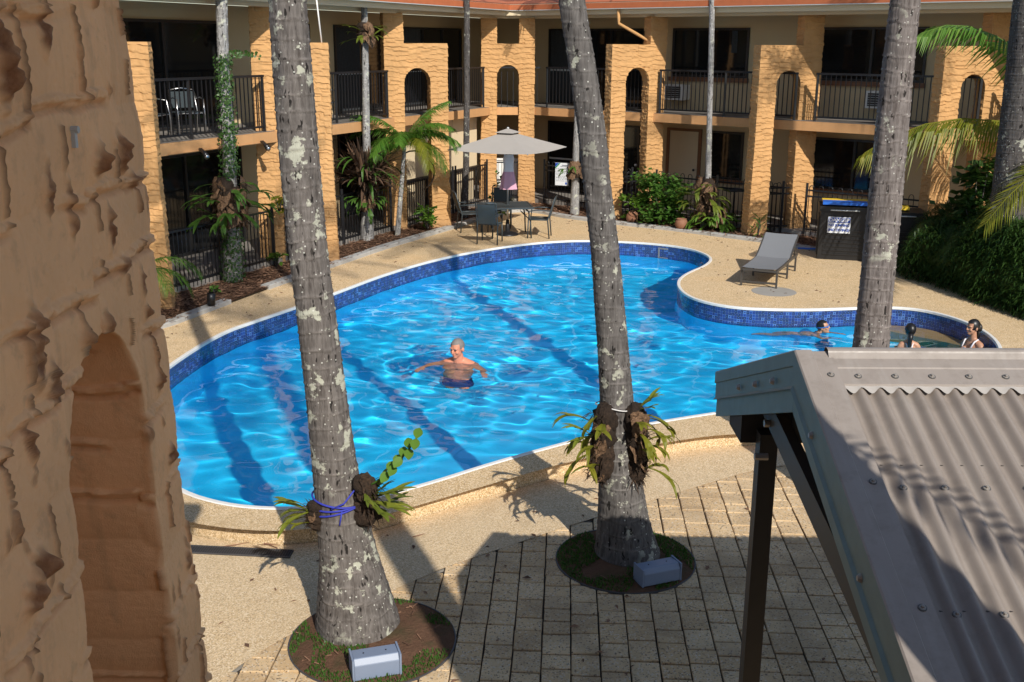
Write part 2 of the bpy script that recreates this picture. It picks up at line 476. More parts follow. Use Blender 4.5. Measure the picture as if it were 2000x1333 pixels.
plain('goggles', (.03, .14, .45), .3, var=.1)
plain('swim_blue', (.012, .035, .17), .7, var=.25, scale=9)
plain('swim_white', (.74, .70, .72), .7, var=.06)
plain('eye_dark', (.02, .015, .012), .4)
plain('lips', (.42, .14, .11), .5)

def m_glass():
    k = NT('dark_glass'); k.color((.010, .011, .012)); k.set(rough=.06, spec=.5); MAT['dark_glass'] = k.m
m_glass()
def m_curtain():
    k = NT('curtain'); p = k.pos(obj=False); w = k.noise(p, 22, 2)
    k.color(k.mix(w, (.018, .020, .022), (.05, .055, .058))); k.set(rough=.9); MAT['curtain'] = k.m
m_curtain()

# ------------------------------------------------------------------ ground, deck, pool
def chaikin(p, n=2, closed=True):
    p = [np.array(q, float) for q in p]
    for _ in range(n):
        q = []
        m = len(p)
        rng_ = range(m if closed else m - 1)
        if not closed: q.append(p[0])
        for i in rng_:
            a, b = p[i], p[(i + 1) % m]
            q += [a * .75 + b * .25, a * .25 + b * .75]
        if not closed: q.append(p[-1])
        p = q
    return [tuple(x) for x in p]

def area2(p): return sum(p[i][0] * p[(i + 1) % len(p)][1] - p[(i + 1) % len(p)][0] * p[i][1] for i in range(len(p)))
def offset(p, d, closed=True):
    """shift each point along the left-hand normal by -d (outwards for a counter-clockwise loop)"""
    out = []; n = len(p)
    for i in range(n):
        a = np.array(p[(i - 1) % n] if closed or i else p[i]); b = np.array(p[(i + 1) % n] if closed or i < n - 1 else p[i])
        t = b - a; t = t / (np.linalg.norm(t) + 1e-9)
        out.append((p[i][0] + t[1] * d, p[i][1] - t[0] * d))
    return out
def sheet(mb, outer, holes, z):
    loops = [outer] + holes
    pts = [q for l in loops for q in l]
    tr = tessellate_polygon([[Vector((x, y, 0)) for x, y in l] for l in loops])
    fs = []
    for a, b, c in tr:
        A = (pts[b][0] - pts[a][0]) * (pts[c][1] - pts[a][1]) - (pts[c][0] - pts[a][0]) * (pts[b][1] - pts[a][1])
        fs.append((a, b, c) if A > 0 else (a, c, b))
    mb.add([(x, y, z) for x, y in pts], fs); return mb
def inside(x, y, poly):
    px = np.array([q[0] for q in poly]); py = np.array([q[1] for q in poly]); qx = np.roll(px, -1); qy = np.roll(py, -1)
    x = np.asarray(x, float); r = np.zeros(x.shape, bool)
    for a, b, c, d in zip(px, py, qx, qy):
        k = ((b > y) != (d > y)) & (x < (c - a) * (y - b) / (d - b + 1e-12) + a); r ^= k
    return r

LOW = -0.2
POOL = [(-4.84, 14.31), (-4.58, 16.05), (-4.2, 16.85), (-3.75, 17.74), (-3.26, 18.8), (-2.45, 20.7), (-1.33, 22.48), (-0.01, 23.72), (0.94, 24.26), (1.78, 24.42), (2.94, 24.19), (3.81, 23.7), (4.2, 22.92), (4.24, 22.23), (3.96, 21.52), (3.54, 20.9), (3.24, 20.27), (3.11, 19.58), (3.16, 18.82), (3.44, 18.28), (3.91, 17.91), (4.6, 17.81), (5.31, 17.83), (5.97, 17.95), (6.62, 18.04), (7.09, 17.87), (7.42, 17.34), (7.57, 16.67), (7.52, 15.9), (7.25, 15.1), (6.7, 14.35), (5.6, 13.7), (4.2, 13.1), (2.83, 12.58), (1.87, 12.16), (1.22, 11.83), (0.47, 11.29), (-0.22, 10.77), (-0.79, 10.27), (-1.24, 9.94), (-1.57, 9.75), (-2.0, 9.6), (-2.4, 9.58), (-2.83, 9.67), (-3.32, 9.95), (-3.95, 10.65), (-4.5, 11.7), (-4.85, 13.0)]
POOL = chaikin(POOL, 2)
if area2(POOL) < 0: POOL = POOL[::-1]
STEP = [(40, 17.5), (14, 15.6), (9, 14.3), (6.0, 12.9), (4.2, 12.2), (2.94, 11.87), (2.3, 11.78), (1.42, 11.40), (.57, 10.93), (.06, 10.56), (-.52, 10.12), (-1.02, 9.74), (-1.38, 9.48), (-1.85, 9.26), (-2.23, 9.19), (-2.62, 9.24), (-3.07, 9.38), (-3.75, 9.85), (-4.6, 10.9), (-6.5, 12.0), (-14, 12.6), (-40, 13)]
STEP = chaikin(STEP, 2, False)
PAVE_EDGE = [(40, 15.5), (9, 13.3), (5, 12.0), (2.78, 11.12), (2.22, 10.76), (1.34, 10.16), (.52, 9.60), (.01, 9.21), (-.55, 8.8), (-.89, 8.47), (-1.35, 8.02), (-1.79, 7.60), (-2.05, 7.20), (-2.25, 6.80), (-2.5, 5.5), (-2.6, 3)]
PAVE_EDGE = chaikin(PAVE_EDGE, 2, False)

gm = MB(); sheet(gm, [(-250, -200), (250, -200), (250, 300), (-250, 300)], [offset(POOL, .2)], LOW - .03)
tag(gm.build('ground', MAT['concrete']), kind='structure')

inner = offset(STEP, -.045, False)      # towards the pool
deck_outer = inner + [(-40, 60), (40, 60)]
dm = MB(); sheet(dm, deck_outer, [offset(POOL, .002)], 0.0)
rows = []
for a in range(7):
    t = a / 6 * math.pi / 2
    q = offset(STEP, -.045 + .045 * math.sin(t), False); rows.append([(x, y, -.045 + .045 * math.cos(t)) for x, y in q])
rows.insert(0, [(x, y, -.0012) for x, y in offset(STEP, -.12, False)])
rows.append([(x, y, LOW - .02) for x, y in STEP])
for a, b in zip(rows[:-1], rows[1:]): dm.strip(b, a)
deck = dm.build('pool_deck', MAT['aggregate']); tag(deck, kind='structure')

am = MB(); sheet(am, offset(STEP, -.02, False) + PAVE_EDGE[::-1] + [] if False else (offset(STEP, -.02, False) + [(-40, 3)] + PAVE_EDGE[::-1]), [], LOW + .004)
tag(am.build('lower_path', MAT['aggregate_low']), kind='structure')

# pool shell: tiled band, painted wall, floor, coping
def wallband(poly, z0, z1, name, mat, smooth=True, uvs=True):
    n = len(poly); P = poly + [poly[0]]
    L = np.concatenate([[0], np.cumsum([math.dist(P[i], P[i + 1]) for i in range(n)])])
    V = [(x, y, z0) for x, y in P] + [(x, y, z1) for x, y in P]
    F = [(i + 1, i, n + 1 + i, n + 2 + i) for i in range(n)]
    me = npmesh(name, V, F, mat, smooth)
    uv = me.uv_layers.new(name='UVMap'); li = np.zeros(len(me.loops), np.int32); me.loops.foreach_get('vertex_index', li)
    U = np.stack([L[li % (n + 1)], np.where(li > n, z1, z0)], -1).astype(np.float32); uv.data.foreach_set('uv', U.ravel())
    return link(name, me)
band = wallband(POOL, -.40, -.014, 'pool_tile_band', MAT['pool_tile']); tag(band, kind='structure')
wall = wallband(offset(POOL, -.004), -1.75, -.395, 'pool_wall', MAT['pool_paint']); tag(wall, kind='structure')
fm = MB(); sheet(fm, POOL, [], -1.45); floor = fm.build('pool_floor', MAT['pool_paint']); tag(floor, kind='structure')
# shallow wading end with a stone ledge
wade = chaikin([(5.6, 18.3), (5.3, 16.6), (5.5, 14.8), (6.0, 13.2), (8.5, 13.6), (8.4, 18.5)], 2)
wm_ = MB(); wm_.prism(wade, -1.44, -.95); wf = wm_.build('wading_floor', MAT['pool_paint']); tag(wf, kind='structure')
ledge = chaikin([(6.05, 18.4), (6.3, 17.75), (6.9, 17.2), (7.5, 16.55), (7.65, 15.9), (8.4, 15.5), (8.2, 18.6)], 2)
lm_ = MB(); lm_.prism(ledge, -.94, -.37); lg = lm_.build('stone_ledge', MAT['tan_stone']); tag(lg, kind='structure')
cm_ = MB()
io, oo = offset(POOL, -.012), offset(POOL, .05)
prof = [(io, -.03), (io, .004), (offset(POOL, -.006), .012), (offset(POOL, .04), .012), (oo, .003)]
for (a, za), (b, zb) in zip(prof[:-1], prof[1:]):
    A = [(x, y, za) for x, y in a + [a[0]]]; B = [(x, y, zb) for x, y in b + [b[0]]]; cm_.strip(A, B)
tag(cm_.build('pool_coping', MAT['coping'], smooth=False), kind='structure')
for o in (floor, wall, wf, lg, band): o.cycles.is_caustics_receiver = True

# water surface, real ripples (they focus the sunlight on the floor)
WZ = -.30
_rw = np.random.default_rng(5)
WAVES = []
for i in range(60):
    lam = .27 * 2 ** _rw.uniform(0, 2.2); th = _rw.normal(math.radians(75), .8) if i % 3 else _rw.uniform(0, 6.28)
    WAVES.append((2 * math.pi / lam * math.cos(th), 2 * math.pi / lam * math.sin(th), _rw.uniform(0, 6.28), .0019 * lam ** 1.05))
def water_z(X, Y):
    Z = np.zeros_like(X)
    Xw = X + .12 * np.sin(.9 * Y + .5 * X) ; Yw = Y + .12 * np.sin(.8 * X - .3 * Y)
    for a, b, p, A in WAVES: Z += A * np.sin(a * Xw + b * Yw + p)
    calm = .72 + .40 * fbm(X * .35, Y * .35, 3, 2)
    r = np.hypot(X + .82, Y - 15.5)                      # rings round the swimmer
    Z = Z * calm + .0045 * np.sin(r * 15.0 + 1.5 * np.sin(2 * np.arctan2(Y - 15.5, X + .82))) * np.exp(-((r - .75) / .6) ** 2)
    return WZ + Z
xs = np.arange(-5.2, 7.9, .03); ys = np.arange(9.4, 24.7, .03)
X, Y = np.meshgrid(xs, ys); Zw = water_z(X, Y)
ins = inside(X, Y, offset(POOL, .09))
idx = -np.ones(X.shape, np.int64)
cell = ins[:-1, :-1] & ins[1:, :-1] & ins[:-1, 1:] & ins[1:, 1:]
use = np.zeros(X.shape, bool); use[:-1, :-1] |= cell; use[1:, :-1] |= cell; use[:-1, 1:] |= cell; use[1:, 1:] |= cell
idx[use] = np.arange(use.sum())
Fw = np.stack([idx[:-1, :-1][cell], idx[:-1, 1:][cell], idx[1:, 1:][cell], idx[1:, :-1][cell]], -1)
wo = link('pool_water', npmesh('pool_water', np.stack([X[use], Y[use], Zw[use]], -1), Fw, MAT['water']))
tag(wo, kind='structure'); wo.cycles.is_caustics_caster = True

# pavers, laid in columns that run away from the viewer
paving = MB(); sheet(paving, [(-3.0, -2), (40, -2), (40, 16), (-3.0, 16)] if False else (PAVE_EDGE + [(-2.6, -3), (40, -3)]), [], LOW - .028)
pav = paving.build('paving', plain('joint_sand', (.045, .034, .025), .95, var=.3, scale=30, obj=False)); tag(pav, kind='structure')
PL1 = ((-1.10, 7.52), .66); PL2 = ((1.06, 8.93), .64)
def paver_mesh(w, l):
    m = MB(); b = .006; h = .040
    x, y = w / 2, l / 2
    jx = [rnd(-.003, .003) for _ in range(8)]
    lo = [(-x, -y), (x, -y), (x, y), (-x, y)]
    vs = [(a + jx[i], c + jx[i + 4], -h) for i, (a, c) in enumerate(lo)] + [(a + jx[i], c + jx[i + 4], -b) for i, (a, c) in enumerate(lo)] + \
         [((a + jx[i]) * (1 - b / x), (c + jx[i + 4]) * (1 - b / y), 0) for i, (a, c) in enumerate(lo)]
    fs = [(8, 9, 10, 11)]
    for k in (0, 4):
        for i in range(4): fs.append((k + i, k + (i + 1) % 4, k + 4 + (i + 1) % 4, k + 4 + i))
    m.add(vs, fs); return m
PV = {}
for l in (.30, .20):
    PV[l] = [paver_mesh(.216, l - .019).mesh('paver', MAT['paver']) for _ in range(5)]
cands = []
ang = math.radians(-2.8); ca, sa = math.cos(ang), math.sin(ang)
random.seed(3)
for ci in range(-11, 30):
    u = ci * .229
    v = -1.0 + rnd(0, .3)
    while v < 13.5:
        l = .30 if random.random() < .55 else .20
        cx, cy = u * ca - (v + l / 2) * sa * 1.0, u * sa + (v + l / 2) * ca
        if inside(np.array([cx]), np.array([cy + .25]), PAVE_EDGE + [(-2.9, -3), (40, -3)])[0] or inside(np.array([cx]), np.array([cy - .1]), PAVE_EDGE + [(-2.9, -3), (40, -3)])[0]:
            if all(math.hypot(cx - c[0], cy - c[1]) > r - .24 for c, r in (PL1, PL2)):
                cands.append((cx, cy, l))
        v += l
def in_view(x, y):
    d = Vector((x, y, LOW - 4.4)); w = d.dot(_F)
    if w < .5: return False
    a, b = d.dot(_R) / w * 2073 + 1000, 666.5 - d.dot(_U) / w * 2073
    if not (330 < a < 1760 and b < 1360): return False
    return not (a > 1560 and b > 680 + (a - 1560) * 3.2 - 60) and a < 1720
near = sorted([c for c in cands if in_view(c[0], c[1])], key=lambda c: c[1])[:296]
nearset = set(near)
rest = MB()
for (x, y, l) in cands:
    z = LOW + rnd(-.005, .003)
    if (x, y, l) in nearset:
        o = link('paver', random.choice(PV[l]), pav)
        o.location = (x, y, z); o.rotation_euler = (rnd(-.012, .012), rnd(-.012, .012), ang + rnd(-.012, .012))
    elif y > 3.5 and x < 8:
        rest.box((x, y, z - .011), (.216, l - .019, .022), ang)
ro = rest.build('far_pavers', MAT['paver'], pav); ro['kind'] = 'stuff'

# round tree planters cut into the paving
def planter(c, r, name, label, seed, gap):
    random.seed(seed)
    e = empty(name, label, 'planter', 'round tree planters', (c[0], c[1], LOW))
    m = MB(); nr, na = 14, 56; V = []; 
    for i in range(nr + 1):
        rr = r * i / nr
        for k in range(na):
            a = 2 * math.pi * k / na
            zz = .006 + .05 * (1 - (i / nr) ** 2) + .012 * float(fbm(rr * math.cos(a) * 9 + seed, rr * math.sin(a) * 9, seed))
            V.append((rr * math.cos(a), rr * math.sin(a), max(zz, .004)))
    link('soil', npmesh('soil', V, rowsfaces(nr + 1, na, True), MAT['soil']), e)
    rm = MB()
    for k in range(72):
        a, b = 2 * math.pi * k / 72, 2 * math.pi * (k + 1) / 72
        rm.add([(rr * math.cos(t), rr * math.sin(t), z) for t in (a, b) for rr, z in ((r - .004, -.01), (r - .004, .010), (r + .006, .010), (r + .006, -.01))],
               [(0, 1, 5, 4), (1, 2, 6, 5), (2, 3, 7, 6)])
    rm.build('edging', MAT['grate'], e)
    g = MB()
    for _ in range(5200):
        a, rr = rnd(0, 6.283), r * .985 * math.sqrt(rnd(.06, 1))
        x, y = rr * math.cos(a), rr * math.sin(a)
        if float(fbm((x + 5 + seed) * 3.2, (y + 5) * 3.2, seed, 2)) < gap: continue
        h, w, t, ln = rnd(.012, .034), rnd(.004, .010), rnd(0, 6.28), rnd(.0, .02)
        dx, dy = math.cos(t) * w, math.sin(t) * w
        z0 = .01 + .05 * (1 - (rr / r) ** 2)
        g.add([(x - dx, y - dy, z0), (x + dx, y + dy, z0), (x + dy * ln * 60 + rnd(-.01, .01), y - dx * ln * 60, z0 + h)], [(0, 1, 2)])
    go = g.build('grass', MAT['grass'], e); go['kind'] = 'stuff'
    d = MB()
    for _ in range(38):
        a, rr = rnd(0, 6.283), r * math.sqrt(rnd(.25, .95)); x, y = rr * math.cos(a), rr * math.sin(a); t = rnd(0, 3.14); L = rnd(.02, .07)
        z = .02 + .05 * (1 - (rr / r) ** 2)
        d.bar((x, y, z), (x + L * math.cos(t), y + L * math.sin(t), z + .008), .007, .004)
    do = d.build('litter', MAT['chips'], e); do['kind'] = 'stuff'
    return e
planter(PL1[0], PL1[1], 'tree_planter', 'round planter of bare reddish soil under the lichen-patched palm trunk', 21, .12)
planter(PL2[0], PL2[1], 'tree_planter', 'round grassy planter around the dark base of the middle palm', 33, -.25)

# slot drain
dg = empty('drain_grate', 'narrow black slotted drain grate set in the pale path below the pool', 'drain', loc=(-2.55, 9.03, LOW))
gb = MB(); gb.box((0, 0, .006), (1.02, .15, .008), -.09); gb.build('channel', MAT['black_plastic'], dg)
sl = MB(); sl.box((0, 0, 0), (.010, .13, .008)); slm = sl.mesh('slat', MAT['grate'])
for i in range(44):
    o = link('slat', slm, dg); t = -.5 + i / 43; o.location = (t * math.cos(.09), -t * math.sin(.09), .014); o.rotation_euler = (0, 0, -.09)
for s in (-1, 1):
    rb = MB(); rb.bar((-.51, s * .07 + .046, .014), (.51, s * .07 - .046, .014), .012, .010); rb.build('rail', MAT['grate'], dg)

# the covered hatch in the deck and the skimmer box
hm = MB(); hm.lathe([(.0001, .004), (.40, .004), (.41, .001)], 32); ho = hm.build('deck_hatch', MAT['concrete']); ho.location = (4.85, 19.2, .001)
tag(ho, 'round grey concrete hatch cover let into the deck beside the lounger', 'hatch')
sk = empty('skimmer', 'rectangular skimmer mouth in the blue tile band at the far pool edge', 'skimmer', loc=(3.62, 23.86, -.20), rz=math.radians(-28))
b = MB(); b.box((0, 0, 0), (.52, .05, .20)); b.build('mouth', MAT['black_plastic'], sk)
for c, s in (((0, -.03, .11), (.60, .05, .035)), ((0, -.03, -.11), (.60, .05, .035)), ((-.28, -.03, 0), (.035, .048, .185)), ((.28, -.03, 0), (.035, .048, .185))):
    b = MB(); b.box(c, s); b.build('frame', MAT['sling'], sk)

# ------------------------------------------------------------------ the motel: two wings round the pool court
WL = (np.array([-6.1, 18.5]), np.array([.428, .904]), np.array([-.904, .428]))
WR = (np.array([.6, 30.2]), np.array([.767, -.642]), np.array([.642, .767]))
LEND = 12.84
def W(w, s, t, z=None):
    q = w[0] + w[1] * s + w[2] * t
    return (float(q[0]), float(q[1])) if z is None else (float(q[0]), float(q[1]), z)
def meet(t):
    """where the two wings' lines at depth t cross"""
    a, b = np.array(W(WL, 0, t)), np.array(W(WR, 0, t))
    M = np.stack([WL[1], -WR[1]], 1); k = np.linalg.solve(M, b - a); q = a + WL[1] * k[0]; return (float(q[0]), float(q[1]))
SL0, SR1 = -9.0, 19.0
def line_t(t):
    """polyline of both wings at depth t, chamfered at the corner for small t"""
    if t > .3: return [W(WL, SL0, t), meet(t), W(WR, SR1, t)]
    return [W(WL, SL0, t), W(WL, LEND, t), W(WR, 0, t), W(WR, SR1, t)]
def ribbon(t0, t1): return line_t(t0) + line_t(t1)[::-1]
def wbox(mb, w, s0, s1, t0, t1, z0, z1):
    mb.prism([W(w, s0, t0), W(w, s1, t0), W(w, s1, t1), W(w, s0, t1)], z0, z1); return mb

TW = 1.9
motel = empty('motel_building', 'two-storey ochre motel with arched pillars and balconies wrapping round the pool', 'building', loc=(0, 0, 0))
m = MB(); m.prism(ribbon(TW, 8.0), -.2, 5.14); m.build('wall', MAT['cream'], motel)
m = MB(); m.prism(ribbon(0.0, TW + .02), 2.49, 2.70); m.build('balcony_slab', MAT['ochre_beam'], motel)
m = MB(); m.prism(ribbon(.03, TW + .01), 2.705, 2.712); m.build('balcony_floor', MAT['patio'], motel)
m = MB(); m.prism(ribbon(-.38, TW + .03), 5.15, 5.18); m.build('soffit', MAT['soffit'], motel)
m = MB(); m.prism(ribbon(-.06, .12), 5.00 + .06, 5.149); m.build('eaves_beam', MAT['cream_panel'], motel)
m = MB(); m.prism(ribbon(-.42, -.36), 5.13, 5.29); m.build('fascia', MAT['cream_panel'], motel)
m = MB(); m.prism(ribbon(-.56, -.425), 5.27, 5.41); gut = m.build('gutter', MAT['terracotta'], motel)
m = MB(); m.prism(ribbon(-.565, -.42), 5.252, 5.268); m.build('gutter_lip', MAT['gutter_grey'], gut)
m = MB()
lo, hi = line_t(-.52), line_t(6.0)
hi = [hi[0], hi[1], hi[1], hi[2]]
m.strip([(x, y, 5.43) for x, y in lo], [(x, y, 7.2) for x, y in hi])
m.strip([(x, y, 5.415) for x, y in lo], [(x, y, 7.185) for x, y in hi])
roof = m.build('roof', MAT['terracotta'], motel)
# patio slabs on the ground
pt = MB(); pt.prism(ribbon(.02, TW + .02), -.05, .15); tag(pt.build('patio', MAT['patio']), kind='structure')

# windows and sliding doors
def opening(w, s0, s1, z0, z1, name, mull=1, sill=False, rail=True, frame='dark_frame', curtain=0.0):
    d = empty(name); d.parent = motel
    t1 = TW
    wbox(MB(), w, s0, s1, t1 - .012, t1 + .03, z0, z1)
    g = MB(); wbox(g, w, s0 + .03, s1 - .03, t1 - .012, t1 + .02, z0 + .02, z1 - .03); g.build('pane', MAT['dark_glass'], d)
    f = MB(); fw = .055
    wbox(f, w, s0, s0 + fw, t1 - .05, t1 + .01, z0, z1); wbox(f, w, s1 - fw, s1, t1 - .05, t1 + .01, z0, z1)
    wbox(f, w, s0 + fw, s1 - fw, t1 - .05, t1 + .01, z1 - fw, z1); wbox(f, w, s0 + fw, s1 - fw, t1 - .05, t1 + .01, z0, z0 + fw)
    for k in range(mull):
        s = s0 + (s1 - s0) * (k + 1) / (mull + 1); wbox(f, w, s - .03, s + .03, t1 - .052, t1 + .01, z0 + fw, z1 - fw)
    f.build('frame', MAT[frame], d)
    if rail:
        r = MB(); wbox(r, w, s0 + fw, s0 + (s1 - s0) * .48, t1 - .03, t1 - .008, z0 + .92, z0 + .97); r.build('midrail', MAT['gutter_grey'], d)
    if curtain:
        c = MB(); n = 14; a, b = s0 + fw, s0 + fw + (s1 - s0 - 2 * fw) * curtain
        for i in range(n):
            p, q = a + (b - a) * i / n, a + (b - a) * (i + 1) / n
            k = .006 * (i % 2)
            c.add([W(w, p, t1 - .016 - k, z0 + fw), W(w, q, t1 - .016 - .006 + k, z0 + fw), W(w, q, t1 - .016 - .006 + k, z1 - fw), W(w, p, t1 - .016 - k, z1 - fw)], [(0, 1, 2, 3)])
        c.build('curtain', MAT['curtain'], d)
    if sill:
        s_ = MB(); wbox(s_, w, s0 - .06, s1 + .04, t1 - .09, t1 + .01, z0 - .11, z0 - .003); s_.build('sill', MAT['brown_timber'], d)
    return d
UP0, UPH = 2.72, 4.82
opening(WL, -2.6, 3.95, UP0, UPH, 'sliding_door', 3, curtain=.3)
opening(WL, 5.05, 7.1, UP0, UPH, 'sliding_door', 1, curtain=.4)
opening(WL, 8.1, 10.6, UP0, UPH, 'sliding_door', 1, curtain=.45)
opening(WL, 11.2, 14.6, UP0, UPH, 'sliding_door', 2, curtain=.3)
opening(WL, -2.6, 4.4, .16, 2.22, 'sliding_door', 3)
opening(WL, 5.2, 7.6, .16, 2.22, 'sliding_door', 1)
opening(WL, 8.1, 10.4, .16, 2.22, 'sliding_door', 1)
opening(WR, -1.0, 2.32, UP0, UPH, 'sliding_door', 2, curtain=.33)
opening(WR, 3.22, 5.48, 3.57, UPH, 'window', 1, True, False, curtain=.0)
opening(WR, 7.42, 10.0, 3.57, UPH, 'window', 1, True, False, curtain=.0)
opening(WR, 11.6, 14.0, UP0, UPH, 'sliding_door', 1)
opening(WR, -.98, 1.1, .16, 2.2, 'sliding_door', 1)
opening(WR, 1.62, 2.28, .16, 2.2, 'screen_door', 0, rail=False)
opening(WR, 4.42, 5.5, .95, 2.2, 'window', 0, True, False)
opening(WR, 7.42, 9.6, .95, 2.2, 'window', 1, True, False)
opening(WR, 11.5, 13.5, .16, 2.2, 'sliding_door', 1)
d = empty('door'); d.parent = motel
f = MB(); wbox(f, WR, 3.26, 4.16, TW - .025, TW + .01, .16, 2.14); f.build('leaf', MAT['cream_panel'], d)
f = MB(); wbox(f, WR, 3.17, 3.26, TW - .05, TW + .01, .16, 2.21); wbox(f, WR, 4.16, 4.25, TW - .05, TW + .01, .16, 2.21); wbox(f, WR, 3.26, 4.16, TW - .05, TW + .01, 2.14, 2.21)
f.build('frame', MAT['brown_timber'], d)
f = MB(); f.ellipsoid(W(WR, 4.06, TW - .06, 1.12), (.035, .035, .035)); f.build('handle', MAT['dark_frame'], d)
f = MB(); f.ellipsoid(W(WR, 2.2, TW - .07, 1.12), (.05, .05, .05)); f.build('handle', MAT['aluminium'], motel)
# curtain strip glimpsed in the right-hand upper window
f = MB(); wbox(f, WR, 4.98, 5.14, TW - .02, TW - .014, 4.2, 4.75); f.build('curtain', MAT['curtain'], motel)

# ground-floor canvas screens near the corner
scr = [(8.55, 9.95), (10.0, 11.3), (11.32, 12.0), (12.02, 12.72)]
for i, (a, b) in enumerate(scr):
    o = empty('canvas_screen', ['cream canvas screen behind the young palm under the balcony', 'cream canvas screen behind the arched pillar, in its shade', 'cream canvas screen left of the thin dark palm under the balcony', 'cream canvas screen between the thin dark palm and the corner pillar'][i], 'screen', 'canvas screens under the balcony')
    f = MB(); wbox(f, WL, a, b, .40, .415, 1.10, 2.485); f.build('canvas', MAT['cream_panel'], o)
    f = MB(); wbox(f, WL, a, b - .002, .385, .43, 1.0, 1.099); f.build('bottom_bar', MAT['black_metal'], o)
    f = MB(); wbox(f, WL, a, a + .04, .38, .436, .16, 1.0); wbox(f, WL, b - .045, b - .005, .38, .436, .16, 1.0); f.build('stand', MAT['black_metal'], o)
    f = MB(); wbox(f, WL, a + .1, b - .1, .45, .46, .16, .98); f.build('lower_panel', MAT['cream_panel'], o)

# ------------------------------------------------------------------ arched pillars, rough trowelled render laid in ragged courses
def relief(s, z, seed, course=.125, amp=.034):
    zz = z + .030 * vnoise(s * 3.1, z * 1.3, seed) + .016 * vnoise(s * 11, z * 3, seed + 5)
    c = np.floor(zz / course)
    wid = .25 + .11 * vnoise(c * 1.7, c * .3 + 8, seed + 2)
    off = (c * .618) % 1 * .3 + .05 * vnoise(c * 2.3, c * 0 + 1.5, seed)
    bi = np.floor((s + off) / wid)
    fb = (s + off) / wid - bi
    zj = zz + course * .55 * vnoise(bi * 3.7 + .5, c * 2.1 + .5, seed + 9) * .95
    c2 = np.floor(zj / course); fr = zj / course - c2                       # 0 at the bottom lip of a course
    lip = np.clip(1 - fr, 0, 1) ** 1.3
    edge = np.clip(np.minimum(fr, .12) / .12, 0, 1)
    d = amp * lip * (.35 + .65 * (.5 + .5 * vnoise(bi * 2.3, c2 * 1.9, seed + 3))) * (.25 + .75 * edge)
    vj = np.exp(-(np.minimum(fb, 1 - fb) * wid / .012) ** 2)
    d = d - .012 * vj * (vnoise(bi * 1.3, c * 5.1, seed + 31) > -.1)
    return d + .006 * vnoise(s * 24, z * 24, seed + 4) + .010 * vnoise(s * 5, z * 5, seed + 6)

def pier_tube(rows, thick, frame, seed, dz=.0165, ds=.034, cap=True, amp=.028, course=.125):
    """rows: function z -> (u0,u1); frame(u,t,z) -> world; one closed, displaced tube from the ground to its top"""
    V = []; zs, f = rows
    nu = max(6, int(abs(.45) / ds)); nt_ = max(4, int(thick / ds))
    us = np.linspace(0, 1, nu + 1); ts = np.linspace(0, 1, nt_ + 1)
    loop = [(a, 0., 0, -1) for a in us] + [(1., b, 1, 0) for b in ts[1:-1]] + [(a, 1., 0, 1) for a in us[::-1]] + [(0., b, -1, 0) for b in ts[::-1][1:-1]]
    lu = np.array([q[0] for q in loop]); lt = np.array([q[1] for q in loop]); nx = np.array([q[2] for q in loop], float); ny = np.array([q[3] for q in loop], float)
    for i in (0, nu): nx[i] = -1 if i == 0 else 1; ny[i] = -1
    a = nu + nt_ - 1 + 1
    nx[a] = 1; ny[a] = 1; nx[a + nu] = -1; ny[a + nu] = 1
    ln = np.hypot(nx, ny); nx /= ln; ny /= ln
    nc = len(loop); Z = np.array(zs)
    U0 = np.array([f(z)[0] for z in zs]); U1 = np.array([f(z)[1] for z in zs])
    u = U0[:, None] + (U1 - U0)[:, None] * lu[None]; t = np.repeat((lt * thick)[None], len(zs), 0)
    s = np.where(lt[None] == 0, u, np.where(lt[None] == 1, u + 3.3, t + 7.1 + lu[None] * 2))
    zz = np.repeat(Z[:, None], nc, 1)
    d = relief(s, zz, seed, course, amp)
    if cap: d = d * np.clip((Z[-1] - zz) / .05, 0, 1)
    u = u + nx[None] * d; t = t + ny[None] * d
    V = frame(u, t, zz).reshape(-1, 3)
    F = rowsfaces(len(zs), nc, True)[:, ::-1]
    V = list(map(tuple, V)); F = [tuple(q) for q in F]
    return V, F, nc
